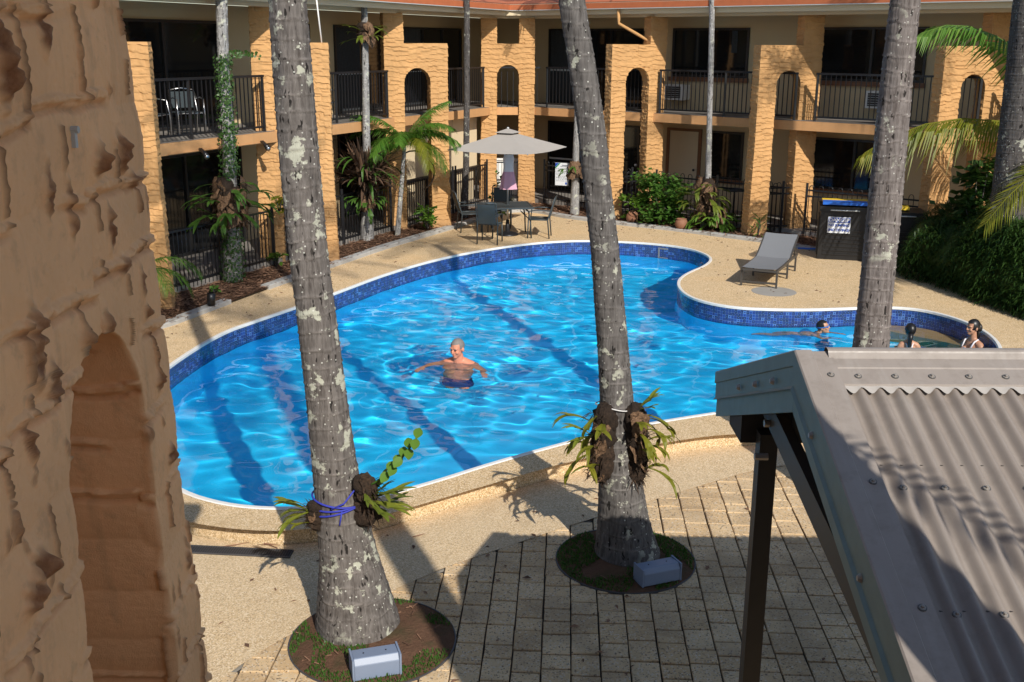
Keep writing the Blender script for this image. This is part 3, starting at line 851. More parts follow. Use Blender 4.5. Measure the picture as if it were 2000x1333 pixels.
def arch_unit(p0, p1, ranges, short_left, name, seed, thick=.30, ztop=5.07, both_tall=False, ARCH=(3.50, None), WT=4.40):
    """ranges: (a0,a1,b0,b1) along the unit: pier a, gap, pier b"""
    p0 = np.array(p0); p1 = np.array(p1); dv = (p1 - p0) / np.linalg.norm(p1 - p0); nv = np.array([-dv[1], dv[0]])
    def frame(u, t, z): return np.stack([p0[0] + dv[0] * u + nv[0] * t, p0[1] + dv[1] * u + nv[1] * t, z], -1)
    a0, a1, b0, b1 = ranges; uc = (a1 + b0) / 2; r = (b0 - a1) / 2; zsp = 3.84 - r
    e = empty(name); e.parent = motel
    def slot(z):
        if z <= zsp: return r
        if z >= zsp + r: return 0.0
        return math.sqrt(max(0, r * r - (z - zsp) ** 2))
    for side in (0, 1):
        tall = both_tall or (side == 0) != short_left
        zs = list(np.arange(-.1, zsp, .0165)) + [zsp + r * math.sin(t) for t in np.linspace(0, math.pi / 2, 26)] + list(np.arange(zsp + r + .012, WT, .0165)) + [WT]
        def f(z, side=side):
            bat = .045 * max(0, 1 - z / 2.2)
            if z > WT: return (a0, a1) if side == 0 else (b0, b1)
            h = slot(z)
            return (a0 - bat, uc - h - (0 if h == 0 else 0)) if side == 0 else (uc + h, b1 + bat)
        def ft(z, side=side, f=f): return f(z)
        if tall:
            zs2 = zs + [WT + .0005] + list(np.arange(WT + .016, ztop, .0165)) + [ztop]
            V, F, nc = pier_tube((zs2, f), thick, frame, seed + side * 7, cap=False)
        else:
            V, F, nc = pier_tube((zs, f), thick, frame, seed + side * 7)
            top = tuple(range(len(V) - nc, len(V)))
            mb = None
        me = bpy.data.meshes.new('pillar')
        if not tall: F = F + [top]
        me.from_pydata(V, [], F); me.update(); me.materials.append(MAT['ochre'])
        link('pillar', me, e)
    return e
def unit(pa, pb, seed, short_left, wid, **k):
    L = math.dist(pa, pb); return arch_unit(pa, pb, (0, wid[0], L - wid[1], L), short_left, 'arched_pillar', seed, **k)
unit((-7.35, 17.25), (-5.80, 17.45), 11, False, (.43, .40))
unit((-5.11, 21.40), (-3.64, 21.60), 23, False, (.44, .38))
unit((-2.99, 25.42), (-1.56, 25.95), 37, False, (.46, .42))
unit((-.88, 30.02), (.58, 30.12), 41, False, (.42, .42), both_tall=True)
unit((2.44, 27.15), (3.86, 27.85), 53, True, (.42, .47))
unit((5.62, 24.98), (7.16, 25.50), 67, True, (.46, .52))
unit((8.78, 22.35), (10.28, 22.80), 71, True, (.46, .50))
unit((12.0, 19.75), (13.5, 20.2), 83, True, (.46, .50))

# balcony railings
bal = MB(); bal.box((0, 0, .47), (.018, .018, .94)); bal_me = bal.mesh('baluster', MAT['black_metal'])
def railing(w, s0, s1, zb, t=.06, post=True):
    d = empty('balcony_railing'); d.parent = motel
    f = MB(); f.bar(W(w, s0, t, zb + 1.06), W(w, s1, t, zb + 1.06), .06, .045); f.build('top_rail', MAT['black_metal'], d)
    f = MB(); f.bar(W(w, s0, t, zb + .095), W(w, s1, t, zb + .095), .035, .035); f.build('bottom_rail', MAT['black_metal'], d)
    n = int((s1 - s0) / .115)
    for i in range(1, n):
        o = link('baluster', bal_me, d); x, y, z = W(w, s0 + (s1 - s0) * i / n, t, zb + .1); o.location = (x, y, z); o.rotation_euler = (0, 0, math.atan2(w[1][1], w[1][0]))
    for s in ([s0 + .03, (s0 + s1) / 2, s1 - .03] if s1 - s0 > 2.2 else [s0 + .03, s1 - .03]):
        f = MB(); f.bar(W(w, s, t, zb), W(w, s, t, zb + 1.05), .05, .05); f.build('post', MAT['black_metal'], d)
    return d
railing(WL, -1.2, 3.0, 2.713); railing(WL, 3.35, 7.55, 2.713); railing(WL, 8.0, 12.5, 2.713)
railing(WR, .35, 3.6, 2.713); railing(WR, 4.0, 7.75, 2.713); railing(WR, 8.2, 11.85, 2.713); railing(WR, 12.4, 15.5, 2.713)
d = empty('balcony_railing'); d.parent = motel
A, B = W(WL, LEND - .1, .1, 0), W(WR, .1, .1, 0)
f = MB(); f.bar((A[0], A[1], 3.77), (B[0], B[1], 3.77), .06, .045); f.build('top_rail', MAT['black_metal'], d)
for i in range(9):
    k = (i + .5) / 9; o = link('baluster', bal_me, d); o.location = (A[0] + (B[0] - A[0]) * k, A[1] + (B[1] - A[1]) * k, 2.72)

# pool fences on the ground
pick = MB(); pick.box((0, 0, .55), (.016, .016, 1.10)); pick_me = pick.mesh('picket', MAT['black_metal'])
hp = MB()
hp.tube([(-.055, 0, 0)] + [(-.055 * math.cos(a), 0, 1.10 + .075 * math.sin(a)) for a in np.linspace(0, math.pi, 9)] + [(.055, 0, 0)], .0085, 6); hoop_me = hp.mesh('hoop', MAT['black_metal'], True)
def fence(w, s0, s1, t, hoops, label, z=.07):
    d = empty('pool_fence', label, 'fence', 'black pool fence panels', W(w, s0, t, 0)); ox, oy, _ = W(w, s0, t, 0)
    def L(s, zz): x, y, q = W(w, s, t, zz); return (x - ox, y - oy, q)
    for zz in ((1.08, .12) if not hoops else (1.06, .92, .14)):
        f = MB(); f.bar(L(s0, zz + z), L(s1, zz + z), .03, .035); f.build('rail', MAT['black_metal'], d)
    rz = math.atan2(w[1][1], w[1][0]); st = .22 if hoops else .105
    n = max(2, int((s1 - s0) / st))
    for i in range(n):
        o = link('hoop' if hoops else 'picket', hoop_me if hoops else pick_me, d); o.location = L(s0 + (s1 - s0) * (i + .5) / n, z); o.rotation_euler = (0, 0, rz)
    for s in ([s0, s1] if s1 - s0 < 2.6 else [s0, (s0 + s1) / 2, s1]):
        f = MB(); f.bar(L(s, 0), L(s, 1.22 + z), .05, .05); f.build('post', MAT['black_metal'], d)
    return d
fence(WL, -.3, 3.0, .02, False, 'black picket fence behind the ivy-clad palm at the left wing')
fence(WL, 3.45, 7.5, .02, False, 'black picket fence in the shade behind the palm with the brown fern mass')
fence(WL, 8.2, 10.6, .02, False, 'black picket fence behind the young palm and the small leafy shrub')
fence(WL, 10.75, 12.6, .02, False, 'black picket fence between the arched pillar and the corner, behind the patio table')
fence(WR, .35, 3.3, .02, True, 'black hoop-topped fence carrying the pool rules sign')
fence(WR, 4.05, 7.6, .02, True, 'black hoop-topped fence behind the leafy shrub and the potted fern')
fence(WR, 8.2, 11.7, .02, True, 'black hoop-topped fence behind the black storage bins')
fence(WR, 12.3, 14.5, .02, True, 'black hoop-topped fence behind the hedge at the right edge')
# narrow fence lengths inside the two right-hand arches
for a, b, lab in (((6.13, 25.3), (6.62, 25.45), 'short hoop-topped fence length inside the arch beside the sun lounger'), ((2.88, 27.5), (3.36, 27.72), 'short hoop-topped fence length inside the arch left of the leafy shrub')):
    d = empty('pool_fence', lab, 'fence', 'black pool fence panels', (a[0], a[1], 0)); v = np.array(b) - np.array(a); L = np.linalg.norm(v)
    for zz in (1.12, .98, .2):
        f = MB(); f.bar((0, 0, zz), (v[0], v[1], zz), .03, .035); f.build('rail', MAT['black_metal'], d)
    for k in (.25, .75):
        o = link('hoop', hoop_me, d); o.location = (v[0] * k, v[1] * k, .06); o.rotation_euler = (0, 0, math.atan2(v[1], v[0]))

# downpipe, flagpole, spotlights, air conditioners
f = MB(); x0 = W(WR, 3.05, -.50); x1 = W(WR, 3.05, -.46); x2 = W(WR, 3.75, .0)
f.tube([(x0[0], x0[1], 5.3), (x1[0], x1[1], 4.98), (x1[0], x1[1], 4.9), (x2[0], x2[1], 4.45), (x2[0] + .1, x2[1] + .05, 4.0)], .04, 10)
tag(f.build('downpipe', MAT['ochre'], smooth=True), 'ochre painted downpipe bending from the gutter to the pillar', 'downpipe')
f = MB(); f.tube([(-3.78, 21.72, 4.38), (-3.88, 21.72, 5.6)], .016, 8)
tag(f.build('white_pole', MAT['white_paint'], smooth=True), 'slim white pole rising from the top of the short pillar', 'pole')
for s, lab in ((1.0, 'small black spotlight under the balcony edge left of the ivy-clad palm'), (2.75, 'small black spotlight under the balcony edge right of the ivy-clad palm')):
    x, y, z = W(WL, s, -.01, 2.53); d = empty('spotlight', lab, 'spotlight', 'balcony spotlights', (x, y, z))
    f = MB(); f.tube([(0, 0, 0), (.05, -.06, 0)], .028, 8); f.build('bracket', MAT['black_metal'], d)
    f = MB(); f.tube([(.04, -.05, .01), (.11, -.12, -.05), (.17, -.18, -.11)], [.03, .04, .055], 10); f.build('housing', MAT['black_metal'], d, True)
    f = MB(); f.tube([(.172, -.182, -.112), (.185, -.195, -.125)], [.05, .045], 10); f.build('lens', MAT['aluminium'], d, True)
f = MB(); f.bar(W(WL, .2, -.012, 2.51), W(WL, 2.9, -.012, 2.515), .012, .012); f.build('cable', MAT['ochre_beam'], motel)
for s, lab in ((3.2, 'white air conditioner under the upper window, left of the thin palm'), (8.78, 'white air conditioner under the upper window, half behind the right palm')):
    d = empty('air_conditioner', lab, 'air conditioner', 'wall air conditioners', W(WR, s, TW, 2.97))
    def q(mb, a, b, c, e_, z0, z1):
        P = [np.array(W(WR, s + i, TW + j)) - np.array(W(WR, s, TW)) for i, j in ((a, c), (b, c), (b, e_), (a, e_))]; mb.prism([tuple(p) for p in P], z0, z1); return mb
    q(MB(), 0, .6, -.32, 0, 0, .40).build('case', MAT['white_paint'], d)
    q(MB(), .05, .50, -.335, -.322, .05, .35).build('grille', MAT['dark_frame'], d)
    for k in range(5):
        q(MB(), .05, .50, -.345, -.337, .08 + k * .055, .092 + k * .055).build('louvre', MAT['gutter_grey'], d)

# kerbs and mulch beds
KL = [(-7.4, 13.6), (-6.2, 15.3), (-5.49, 16.4), (-5.26, 17.07), (-4.19, 19.95), (-3.57, 21.33), (-2.75, 23.33), (-1.52, 25.73), (-.94, 27.0), (-.4, 28.2), (.2, 28.75), (.75, 28.45), (1.32, 27.65), (1.96, 27.16), (2.64, 26.62), (3.77, 25.89), (4.86, 24.99), (5.9, 24.15), (6.7, 23.2), (7.6, 22.5)]
KS = chaikin(KL, 2, False)
bed = MB(); back = [W(WR, 9.9, .01), W(WR, 0, .01), W(WL, LEND, .01), W(WL, -6.0, .01)]
sheet(bed, KS + back, [], .045); tag(bed.build('garden_bed', MAT['mulch']), kind='structure')
kr = empty('garden_kerb'); kr['kind'] = 'structure'
acc = []; 
dens = []
for a, b in zip(KS[:-1], KS[1:]):
    n = max(1, int(math.dist(a, b) / .12))
    for i in range(n): dens.append((a[0] + (b[0] - a[0]) * i / n, a[1] + (b[1] - a[1]) * i / n))
step = 9
for i in range(0, len(dens) - step, step):
    seg = dens[i:i + step + 1]
    if i == step * 4: continue                                        # the gap in the left kerb
    a = offset(seg, .0, False); b_ = offset(seg, -.19, False)
    # shrink ends for a joint
    m = MB(); n = len(a)
    h = .075 + rnd(-.006, .006); e_ = .012
    def pt(k, s): 
        A, B = np.array(a[k]), np.array(b_[k]); return A + (B - A) * s
    rowsk = []
    for s, z in ((0, -.01), (0, h - e_), (.07, h), (.93, h), (1, h - e_), (1, -.01)):
        r_ = []
        for k in range(n):
            kk = k + (.06 if k == 0 else -.06 if k == n - 1 else 0)
            p = pt(k, s)
            if k == 0: p = p + (pt(1, s) - p) * .06
            if k == n - 1: p = p + (pt(n - 2, s) - p) * .06
            r_.append((p[0], p[1], z))
        rowsk.append(r_)
    for r0, r1 in zip(rowsk[:-1], rowsk[1:]): m.strip(r0, r1)
    m.add([rowsk[j][0] for j in range(6)], [(0, 1, 2, 3, 4, 5)]); m.add([rowsk[j][-1] for j in range(6)], [(5, 4, 3, 2, 1, 0)])
    m.build('kerb_stone', MAT['kerb'], kr)
# bark chips on the beds
random.seed(5); ch = MB(); poly = KS + back; cnt = 0
BX = RNG.uniform(-7.4, 7.6, 60000); BY = RNG.uniform(14.5, 30.0, 60000); ok = inside(BX, BY, poly)
for x, y in list(zip(BX[ok], BY[ok]))[:15000]:
    L, w_, t, tl = rnd(.02, .065), rnd(.006, .016), rnd(0, 6.28), rnd(-.4, .4)
    c, s = math.cos(t), math.sin(t); z = .052 + rnd(0, .03)
    ch.add([(x - c * L + s * w_, y - s * L - c * w_, z), (x + c * L + s * w_, y + s * L - c * w_, z + tl * L), (x + c * L - s * w_, y + s * L + c * w_, z + tl * L + .004), (x - c * L - s * w_, y - s * L + c * w_, z + .004)], [(0, 1, 2, 3)])
tag(ch.build('bark_mulch', MAT['chips']), 'reddish brown bark chips covering the garden beds', 'mulch', kind='stuff')

# ------------------------------------------------------------------ the viewer's own side of the motel (close pillar on the left)
nearb = empty('near_motel_wing', 'rough ochre rendered pillar of the near motel wing filling the left edge', 'building')
_rb = np.random.default_rng(9)
BL = [(_rb.uniform(.9, 2.6), _rb.uniform(2.2, 4.8), _rb.uniform(.004, .008), _rb.uniform(.012, .04), _rb.uniform(.005, .010)) for _ in range(90)]
BL += [(1.80, 4.36, .020, .085, .034), (1.98, 4.42, .013, .05, .022), (2.165, 4.165, .020, .035, .036), (2.285, 4.165, .018, .045, .034), (2.36, 4.10, .016, .02, .024), (1.80, 3.865, .020, .075, .034), (1.93, 4.13, .012, .05, .022), (2.20, 4.02, .010, .05, .018),
       (2.02, 4.08, .010, .06, .018), (2.25, 3.93, .016, .02, .026), (1.70, 3.50, .026, .030, .036), (1.66, 3.46, .02, .03, .03), (2.405, 3.62, .013, .030, .022), (2.44, 3.42, .014, .030, .022), (2.50, 3.10, .012, .028, .018), (2.03, 3.835, .018, .022, .030), (2.13, 3.83, .014, .03, .026), (2.36, 3.87, .012, .035, .02), (2.37, 3.80, .010, .02, .018), (1.86, 3.78, .016, .05, .026), (1.74, 3.72, .010, .04, .02)]
def relief_near(s, z, seed, course, amp):
    zz = z + .028 * vnoise(s * 2.6, z * 1.6, seed) + .010 * vnoise(s * 11, z * 5, seed + 1)
    # rough, broken ropes of render squeezed out of each course joint
    cc = np.round(zz / course); dd = zz - cc * course
    jog = .03 * vnoise(np.floor(s / .21) * 3.3 + .5, cc * 1.7 + .5, seed + 12); dd = dd + jog
    on = np.clip(.5 + 5.0 * vnoise(s * 3.6 + cc * 3.1, cc * 2.7 + .3, seed + 2), 0, 1)
    rough = .85 + .22 * vnoise(s * 110, z * 110, seed + 3) + .22 * vnoise(s * 45, z * 45, seed + 13)
    wdt = .0115 * (.75 + .45 * vnoise(s * 14, cc, seed + 14) + .22 * vnoise(s * 60, cc + .4, seed + 15))
    up = np.clip((1 - np.abs(dd) / wdt) * 2.6, 0, 1)
    ridge = up * on * rough
    groove = np.exp(-((dd + .021) / .006) ** 2) * on
    fr = (dd / course) % 1.0
    pil = np.sin(np.pi * fr) ** .6
    c = np.floor(zz / course)
    wid = .25; bi = np.floor((s + .13 * c) / wid); fb = (s + .13 * c) / wid - bi
    wv = .004 + .005 * np.clip(vnoise(z * 14, c + bi * 3.1, seed), 0, 1)
    vj = np.clip(1 - np.minimum(fb, 1 - fb) * wid / wv, 0, 1) * (vnoise(bi * 1.7 + .5, c * 2.9 + .5, seed + 6) > .0) * (vnoise(z * 18, bi + c * 2.2, seed + 16) > -.2)
    d = .014 * ridge - .010 * groove + .007 * pil + .012 * np.clip(vj * 2.5, 0, 1) * rough
    mask = .85 * np.clip(vj * 2.5, 0, 1) + .35 * np.clip(groove, 0, 1)
    if seed == 5:
        for (a, b, ws, hs, h) in BL:
            sel = np.nonzero((np.abs(s - a) < ws * 2.8) & (np.abs(z - b) < hs * 2.6))
            if not len(sel[0]): continue
            S_, Z_ = s[sel], z[sel]
            q = np.clip(1.25 * np.exp(-((S_ - a - .3 * ws * vnoise(Z_ * 40, Z_ * 0 + a * 9, 3)) / ws) ** 2 - ((Z_ - b) / hs) ** 2 * np.where(Z_ > b, 1, 2.2)), 0, 1) ** .8
            mask[sel] = np.maximum(mask[sel], np.clip(q * 2 - .4, 0, 1) * (.6 if h < .012 else 1))
            d[sel] += h * q * (.7 + .5 * vnoise(S_ * 80, Z_ * 80, 7) + .25 * vnoise(S_ * 35, Z_ * 35, 8))
    return d + .0012 * vnoise(s * 150, z * 150, seed + 4) + .005 * vnoise(s * 4, z * 4, seed + 5), np.clip(mask, 0, 1)
def near_pier(f, zs, u_n, name, seed):
    thick = .36; nu, ntk = u_n, 40
    us = np.linspace(0, 1, nu + 1); ts = np.linspace(0, 1, ntk + 1)
    loop = [(a, 0.) for a in us] + [(1., b) for b in ts[1:-1]] + [(a, 1.) for a in us[::-1]] + [(0., b) for b in ts[::-1][1:-1]]
    lu = np.array([q[0] for q in loop]); lt = np.array([q[1] for q in loop]); nc = len(loop)
    nx = np.where((lt > 0) & (lt < 1), np.where(lu == 1, 1., -1.), 0.); ny = np.where(lt == 0, -1., np.where(lt == 1, 1., 0.))
    for i in (0, nu, nu + ntk, 2 * nu + ntk):
        nx[i] = 1. if lu[i] == 1 else -1.
    ln = np.hypot(nx, ny); nx /= ln; ny /= ln
    Z = np.array(zs); U = np.array([f(z) for z in zs])
    u = U[:, :1] + (U[:, 1:] - U[:, :1]) * lu[None]; t = np.repeat((lt * thick)[None], len(zs), 0); zz = np.repeat(Z[:, None], nc, 1)
    s = np.where(lt[None] == 0, u, np.where(lt[None] == 1, u + 5, 9 + t + lu[None] * 3))
    d, mk = relief_near(s, zz, seed, .178, .02)
    dj, mj = relief_near(s, zz, seed + 40, .135, .02)
    jam = (lt[None] > 0) & (lt[None] < 1); d = np.where(jam, dj * 1.1, d); mk = np.where(jam, mj * .6, mk)
    u = u + nx * d; t = t + ny * d
    V = np.stack([-.85 - t, u, zz], -1).reshape(-1, 3)
    F = rowsfaces(len(zs), nc, True)
    return link(name, npmesh(name, V, F, MAT['ochre_near'], attr={'rough': mk}), nearb)
def slotL(z):
    if z > 3.82: return 2.11
    if z < 3.55: return 1.885
    return 2.11 - .225 * math.sqrt(max(0, 1 - ((z - 3.55) / .27) ** 2))
def slotR(z):
    if z > 3.82: return 2.11
    if z < 3.55: return 2.315 + .09 * (3.55 - z)
    return 2.11 + .205 * math.sqrt(max(0, 1 - ((z - 3.55) / .27) ** 2))
def outer(z): return float(np.interp(z, [-.3, 2.64, 2.94, 3.21, 3.44, 3.65, 3.84, 4.19, 4.49, 5.2], [2.75, 2.62, 2.575, 2.535, 2.505, 2.495, 2.475, 2.455, 2.385, 2.36]))
zs = list(np.arange(-.25, 2.4, .05)) + list(np.arange(2.4, 4.62, .0042)) + list(np.arange(4.63, 5.16, .05))
near_pier(lambda z: (.55, slotL(z)), zs, 300, 'rendered_pillar', 5)
near_pier(lambda z: (slotR(z), outer(z)), zs, 110, 'rendered_pillar', 5)
m = MB(); m.prism([(-2.9, -1.7), (-2.6, -1.7), (-2.6, 2.9), (-2.9, 2.9)], -.25, 5.16); m.build('wall', MAT['cream'], nearb)  # unseen side wall, added to keep light off the pillar's jamb
hk = MB(); hk.tube([(-.842, 2.055, 4.238), (-.828, 2.055, 4.238)], .007, 8); hk.box((-.838, 2.055, 4.222), (.008, .012, .036)); hk.build('wall_hook', MAT['gutter_grey'], nearb)
m = MB(); m.prism([(-9, -9), (.9, -9), (.9, .9), (-9, .9)], 2.5, 2.7); m.build('balcony_slab', MAT['ochre_beam'], nearb)
m = MB(); m.prism([(-9, -9), (1.3, -9), (1.3, -2.4), (.95, -1.5), (.18, .6), (-.38, 2.2), (-.40, 2.9), (-9, 2.9)], 5.17, 5.3); m.build('roof', MAT['terracotta'], nearb)  # unseen roof; its slanted edge is shaped to shade the pillar, not the path
m = MB(); m.prism([(-2.5, -1.6), (.9, -1.6), (.15, .6), (-.41, 2.2), (-.43, 2.85), (-2.5, 2.85)], 5.155, 5.168); m.build('soffit', MAT['white_paint'], nearb)  # unseen white sheet, added to bounce light onto the shaded pillar
m = MB(); m.prism([(-9, -9), (12, -9), (12, -6), (-9, -6)], -.25, 5.0); m.build('wall', MAT['cream'], nearb)
m = MB(); m.prism([(-9, -5.9), (-1.6, -5.9), (-1.6, -1.7), (-9, -1.7)], -.25, 5.16); m.build('wall', MAT['cream'], nearb)

# ------------------------------------------------------------------ steel-roofed stair shelter at lower right
shed = empty('roof_shelter', 'open shelter with brown-grey corrugated steel roof and dark post at lower right', 'shelter', loc=(1.2, 4.33, LOW))
SX0, SX1, RY, RZ = 1.20, 6.6, 4.33, 3.115
PT = math.tan(math.radians(20.3))
def S(x, y, z): return (x - 1.2, y - 4.33, z - LOW)
def slope(y): return RZ - PT * abs(y - RY)
FY, BY_ = 1.9, 5.95
def corr(x0, x1, y0, y1, name):
    xs = np.arange(x0, x1 + .0001, .076 / 10); nn = len(xs); yy = np.linspace(y0, y1, 10)
    V = [S(x, y, slope(y) + .0135 * math.cos((x - SX0) / .076 * 2 * math.pi) + .002) for y in yy for x in xs]
    link(name, npmesh(name, V, rowsfaces(10, nn, False), MAT['roof_metal']), shed)
x = SX0 + .12
while x < SX1:
    corr(x, min(x + .768, SX1), FY, RY - .05, 'roof_sheet'); corr(x, min(x + .768, SX1), RY + .05, BY_, 'roof_sheet'); x += .764
# ridge cap
def capstrip(prof, a, b, name, mat, axis='x'):
    m = MB()
    A = [S(a, y, z) if axis == 'x' else S(y, a, z) for y, z in prof]; B = [S(b, y, z) if axis == 'x' else S(y, b, z) for y, z in prof]
    m.strip(A, B); return m.build(name, mat, shed)
h = .028
prof = [(RY - .205, slope(RY - .205) + h - .022), (RY - .20, slope(RY - .2) + h), (RY - .105, slope(RY - .105) + h), (RY - .10, slope(RY - .10) + h + .004), (RY - .045, slope(RY - .045) + h + .004)]
for k in range(7):
    a = math.pi - k * math.pi / 6; prof.append((RY + .028 * math.cos(a), RZ + h + .008 + .014 * math.sin(a)))
prof += [(RY + .045, slope(RY + .045) + h + .004), (RY + .20, slope(RY + .2) + h), (RY + .205, slope(RY + .205) + h - .02)]
capstrip(prof, SX0 + .135, SX1, 'ridge_cap', MAT['barge_metal'])
xs = np.arange(SX0 + .13, SX1, .0095); m = MB()
m.strip([S(x, RY - .214 - .010 * (1 - math.cos((x - SX0) / .076 * 2 * math.pi)), slope(RY - .214) + .013 + .010 * math.cos((x - SX0) / .076 * 2 * math.pi)) for x in xs], [S(x, RY - .195, slope(RY - .195) + .021) for x in xs]); m.build('foam_closure', MAT['screw_pale'], shed, True)
# barge caps, front and rear slopes
for y0, y1, nm in ((FY - .02, RY, 'barge_cap'), (RY, BY_ + .02, 'barge_cap')):
    m = MB()
    pf = [(SX0 - .002, .034), (SX0 - .002, -.03), (SX0 + .006, -.034), (SX0 + .006, -.12), (SX0 - .006, -.135)]
    m.strip([S(a, y0, slope(y0) + b) for a, b in pf], [S(a, y1, slope(y1) + b) for a, b in pf]); m.build('barge_face', MAT['gable_teal'], shed); m = MB()  # vertical face of the cap; the pool's teal light is put into its colour
    pr = [(SX0 + .16, .016), (SX0 + .155, .034), (SX0 + .075, .034), (SX0 + .07, .040), (SX0 + .004, .040), (SX0 - .002, .034)]
    m.strip([S(a, y0, slope(y0) + b) for a, b in pr], [S(a, y1, slope(y1) + b) for a, b in pr]); m.build(nm, MAT['barge_metal'], shed)
for y0, y1 in ((FY, RY - .001), (RY + .001, BY_)):
    m = MB()
    for za, zb, xo in ((-.24, -.04, .012),):
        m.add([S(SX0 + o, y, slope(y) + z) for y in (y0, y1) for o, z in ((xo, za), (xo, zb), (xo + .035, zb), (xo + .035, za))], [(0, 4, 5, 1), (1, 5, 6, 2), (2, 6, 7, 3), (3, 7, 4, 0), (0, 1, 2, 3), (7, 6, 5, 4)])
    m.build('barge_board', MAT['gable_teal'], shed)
# rear eaves: board, beam, dark box beam
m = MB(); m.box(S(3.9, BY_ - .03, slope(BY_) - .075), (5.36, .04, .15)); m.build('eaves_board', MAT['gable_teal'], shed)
m = MB(); m.box(S(1.52, 5.50, 2.475), (.58, .30, .27)); m.build('box_beam', MAT['gable_black'], shed)
m = MB(); m.box(S(4.0, 5.36, 2.46), (5.0, .09, .20)); m.build('rear_beam', MAT['gable_black'], shed)
m = MB(); m.box(S(4.0, 2.25, 2.22), (5.0, .09, .20)); m.build('front_beam', MAT['post_steel'], shed)
m = MB(); m.bar(S(1.33, 5.45, 2.66), S(1.33, 2.1, 2.14), .055, .13); m.build('tie_beam', MAT['post_steel'], shed)
for x in (2.3, 3.6, 4.9):
    m = MB(); m.bar(S(x, 5.9, slope(5.9) - .09), S(x, RY, RZ - .09), .05, .12); m.bar(S(x, RY, RZ - .09), S(x, FY, slope(FY) - .09), .05, .12); m.build('rafter', MAT['post_steel'], shed)
for y in (2.4, 3.1, 3.75, 4.9, 5.5):
    m = MB(); m.box(S(3.95, y, slope(y) - .045), (5.2, .06, .05)); m.build('purlin', MAT['post_steel'], shed)
for x, y in ((1.36, 5.30), (6.3, 5.3), (6.3, 2.3), (1.75, 2.25)):
    m = MB(); m.box(S(x, y, (LOW + 2.42) / 2), (.095, .095, 2.42 - LOW)); m.build('post', MAT['post_steel'], shed)
    m = MB(); m.box(S(x, y, LOW + .01), (.18, .18, .02)); m.build('base_plate', MAT['post_steel'], shed)
for q in ((1.325, 5.2, 2.32), (1.325, 5.05, 2.56)):
    m = MB(); m.tube([S(q[0] - .05, q[1], q[2]), S(q[0] + .02, q[1], q[2])], .02, 8); m.build('bolt', MAT['screw'], shed)
# roofing screws
sm = MB(); sm.lathe([(.0120, 0), (.0118, .003), (.0065, .0035), (.0065, .010), (.005, .012)], 6); scr_me = sm.mesh('screw', MAT['screw']); 
wm2 = MB(); wm2.lathe([(.0150, -.002), (.0145, .0022), (.010, .0026)], 12); wsh_me = wm2.mesh('washer', MAT['washer'])
tilt = math.atan(PT)
def screw(x, y, dz):
    o = link('screw', scr_me, shed); o.location = S(x, y, slope(y) + dz); o.rotation_euler = (tilt if y < RY else -tilt, 0, 0)
    w_ = link('washer', wsh_me, o)
for d, st in ((.165, .152), (.80, .152), (1.38, .152), (1.95, .152)):
    y = RY - d * math.cos(tilt); k = 0
    x = SX0 + .076 * 3
    while x < 4.2:
        screw(x, y, .012 if d > .2 else h + .002); x += st
    screw(SX0 + .115, y, .036)
for y in (4.62, 4.95, 5.3):
    m = MB(); m.lathe([(.018, 0), (.017, .006), (.010, .018)], 10); o = m.build('screw', MAT['screw'], shed); o.location = S(SX0 - .004, y, slope(y) - .085); o.rotation_euler = (0, -math.pi / 2, 0)
for y in (4.0, 3.3, 2.7):
    m = MB(); m.lathe([(.018, 0), (.017, .006), (.010, .018)], 10); o = m.build('screw', MAT['screw'], shed); o.location = S(SX0 + .010, y, slope(y) - .10); o.rotation_euler = (0, -math.pi / 2, 0)

# ------------------------------------------------------------------ palms
def spline(pts, dz=.02):
    P = np.array(sorted(pts, key=lambda q: q[2])); z = np.arange(P[0, 2], P[-1, 2] + 1e-6, dz)
    out = []
    for k in (0, 1, 3):
        v = np.interp(z, P[:, 2], P[:, k])
        w = max(3, int(.30 / dz)) | 1
        pad = np.concatenate([np.full(w // 2, v[0]) - 0 * v[0], v, np.full(w // 2, v[-1])]); v2 = np.convolve(pad, np.ones(w) / w, 'valid')
        e = np.clip(np.minimum(np.arange(len(z)), np.arange(len(z))[::-1]) / w, 0, 1); out.append(v * (1 - e) + v2 * e)
    return out[0], out[1], z, out[2]
def trunk_mesh(pts, mat, seed, n=56, dz=.014, ring=.13, amp=1.0, name='trunk'):
    x, y, z, r = spline(pts, dz)
    a = np.linspace(0, 2 * math.pi, n, endpoint=False)
    A, Z = np.meshgrid(a, z); Rr = np.repeat(r[:, None], n, 1)
    ca, sa_ = np.cos(A), np.sin(A)
    zr = Z + .025 * vnoise(ca * 1.2 + 4, sa_ * 1.2 + Z * .8, seed) + .004 * np.sin(A + seed)
    base = r.mean()
    ph = zr / ring + .35 * vnoise(Z * 2.2, Z * 0, seed + 3)
    fr = ph - np.floor(ph)
    rg = .009 * np.exp(-((fr - .08) / .07) ** 2) - .007 * np.exp(-((fr - .93) / .08) ** 2) + .004 * fr
    fis = vnoise(A * n / 6.283 * .42 * (base / .15), Z * 9, seed + 5); fis = -.007 * np.clip(fis - .15, 0, 1)
    fis2 = -.020 * np.clip(vnoise(A * 3.4, Z * 11, seed + 7) - .62, 0, 1)
    lump = .012 * vnoise(ca * 2 + Z * .7, sa_ * 2 + 3, seed + 9)
    sc = amp * np.clip(base / .16, .35, 1)
    d = (rg + fis + fis2 + lump) * sc
    Rr = Rr + d
    V = np.stack([x[:, None] + Rr * ca, y[:, None] + Rr * sa_, Z], -1).reshape(-1, 3)
    return npmesh(name, V, rowsfaces(len(z), n, True), mat, attr={'ring': np.exp(-((fr - .07) / .05) ** 2) * np.clip(.6 + vnoise(A * 2.2, ph * 1.0, seed + 11), 0, 1)})
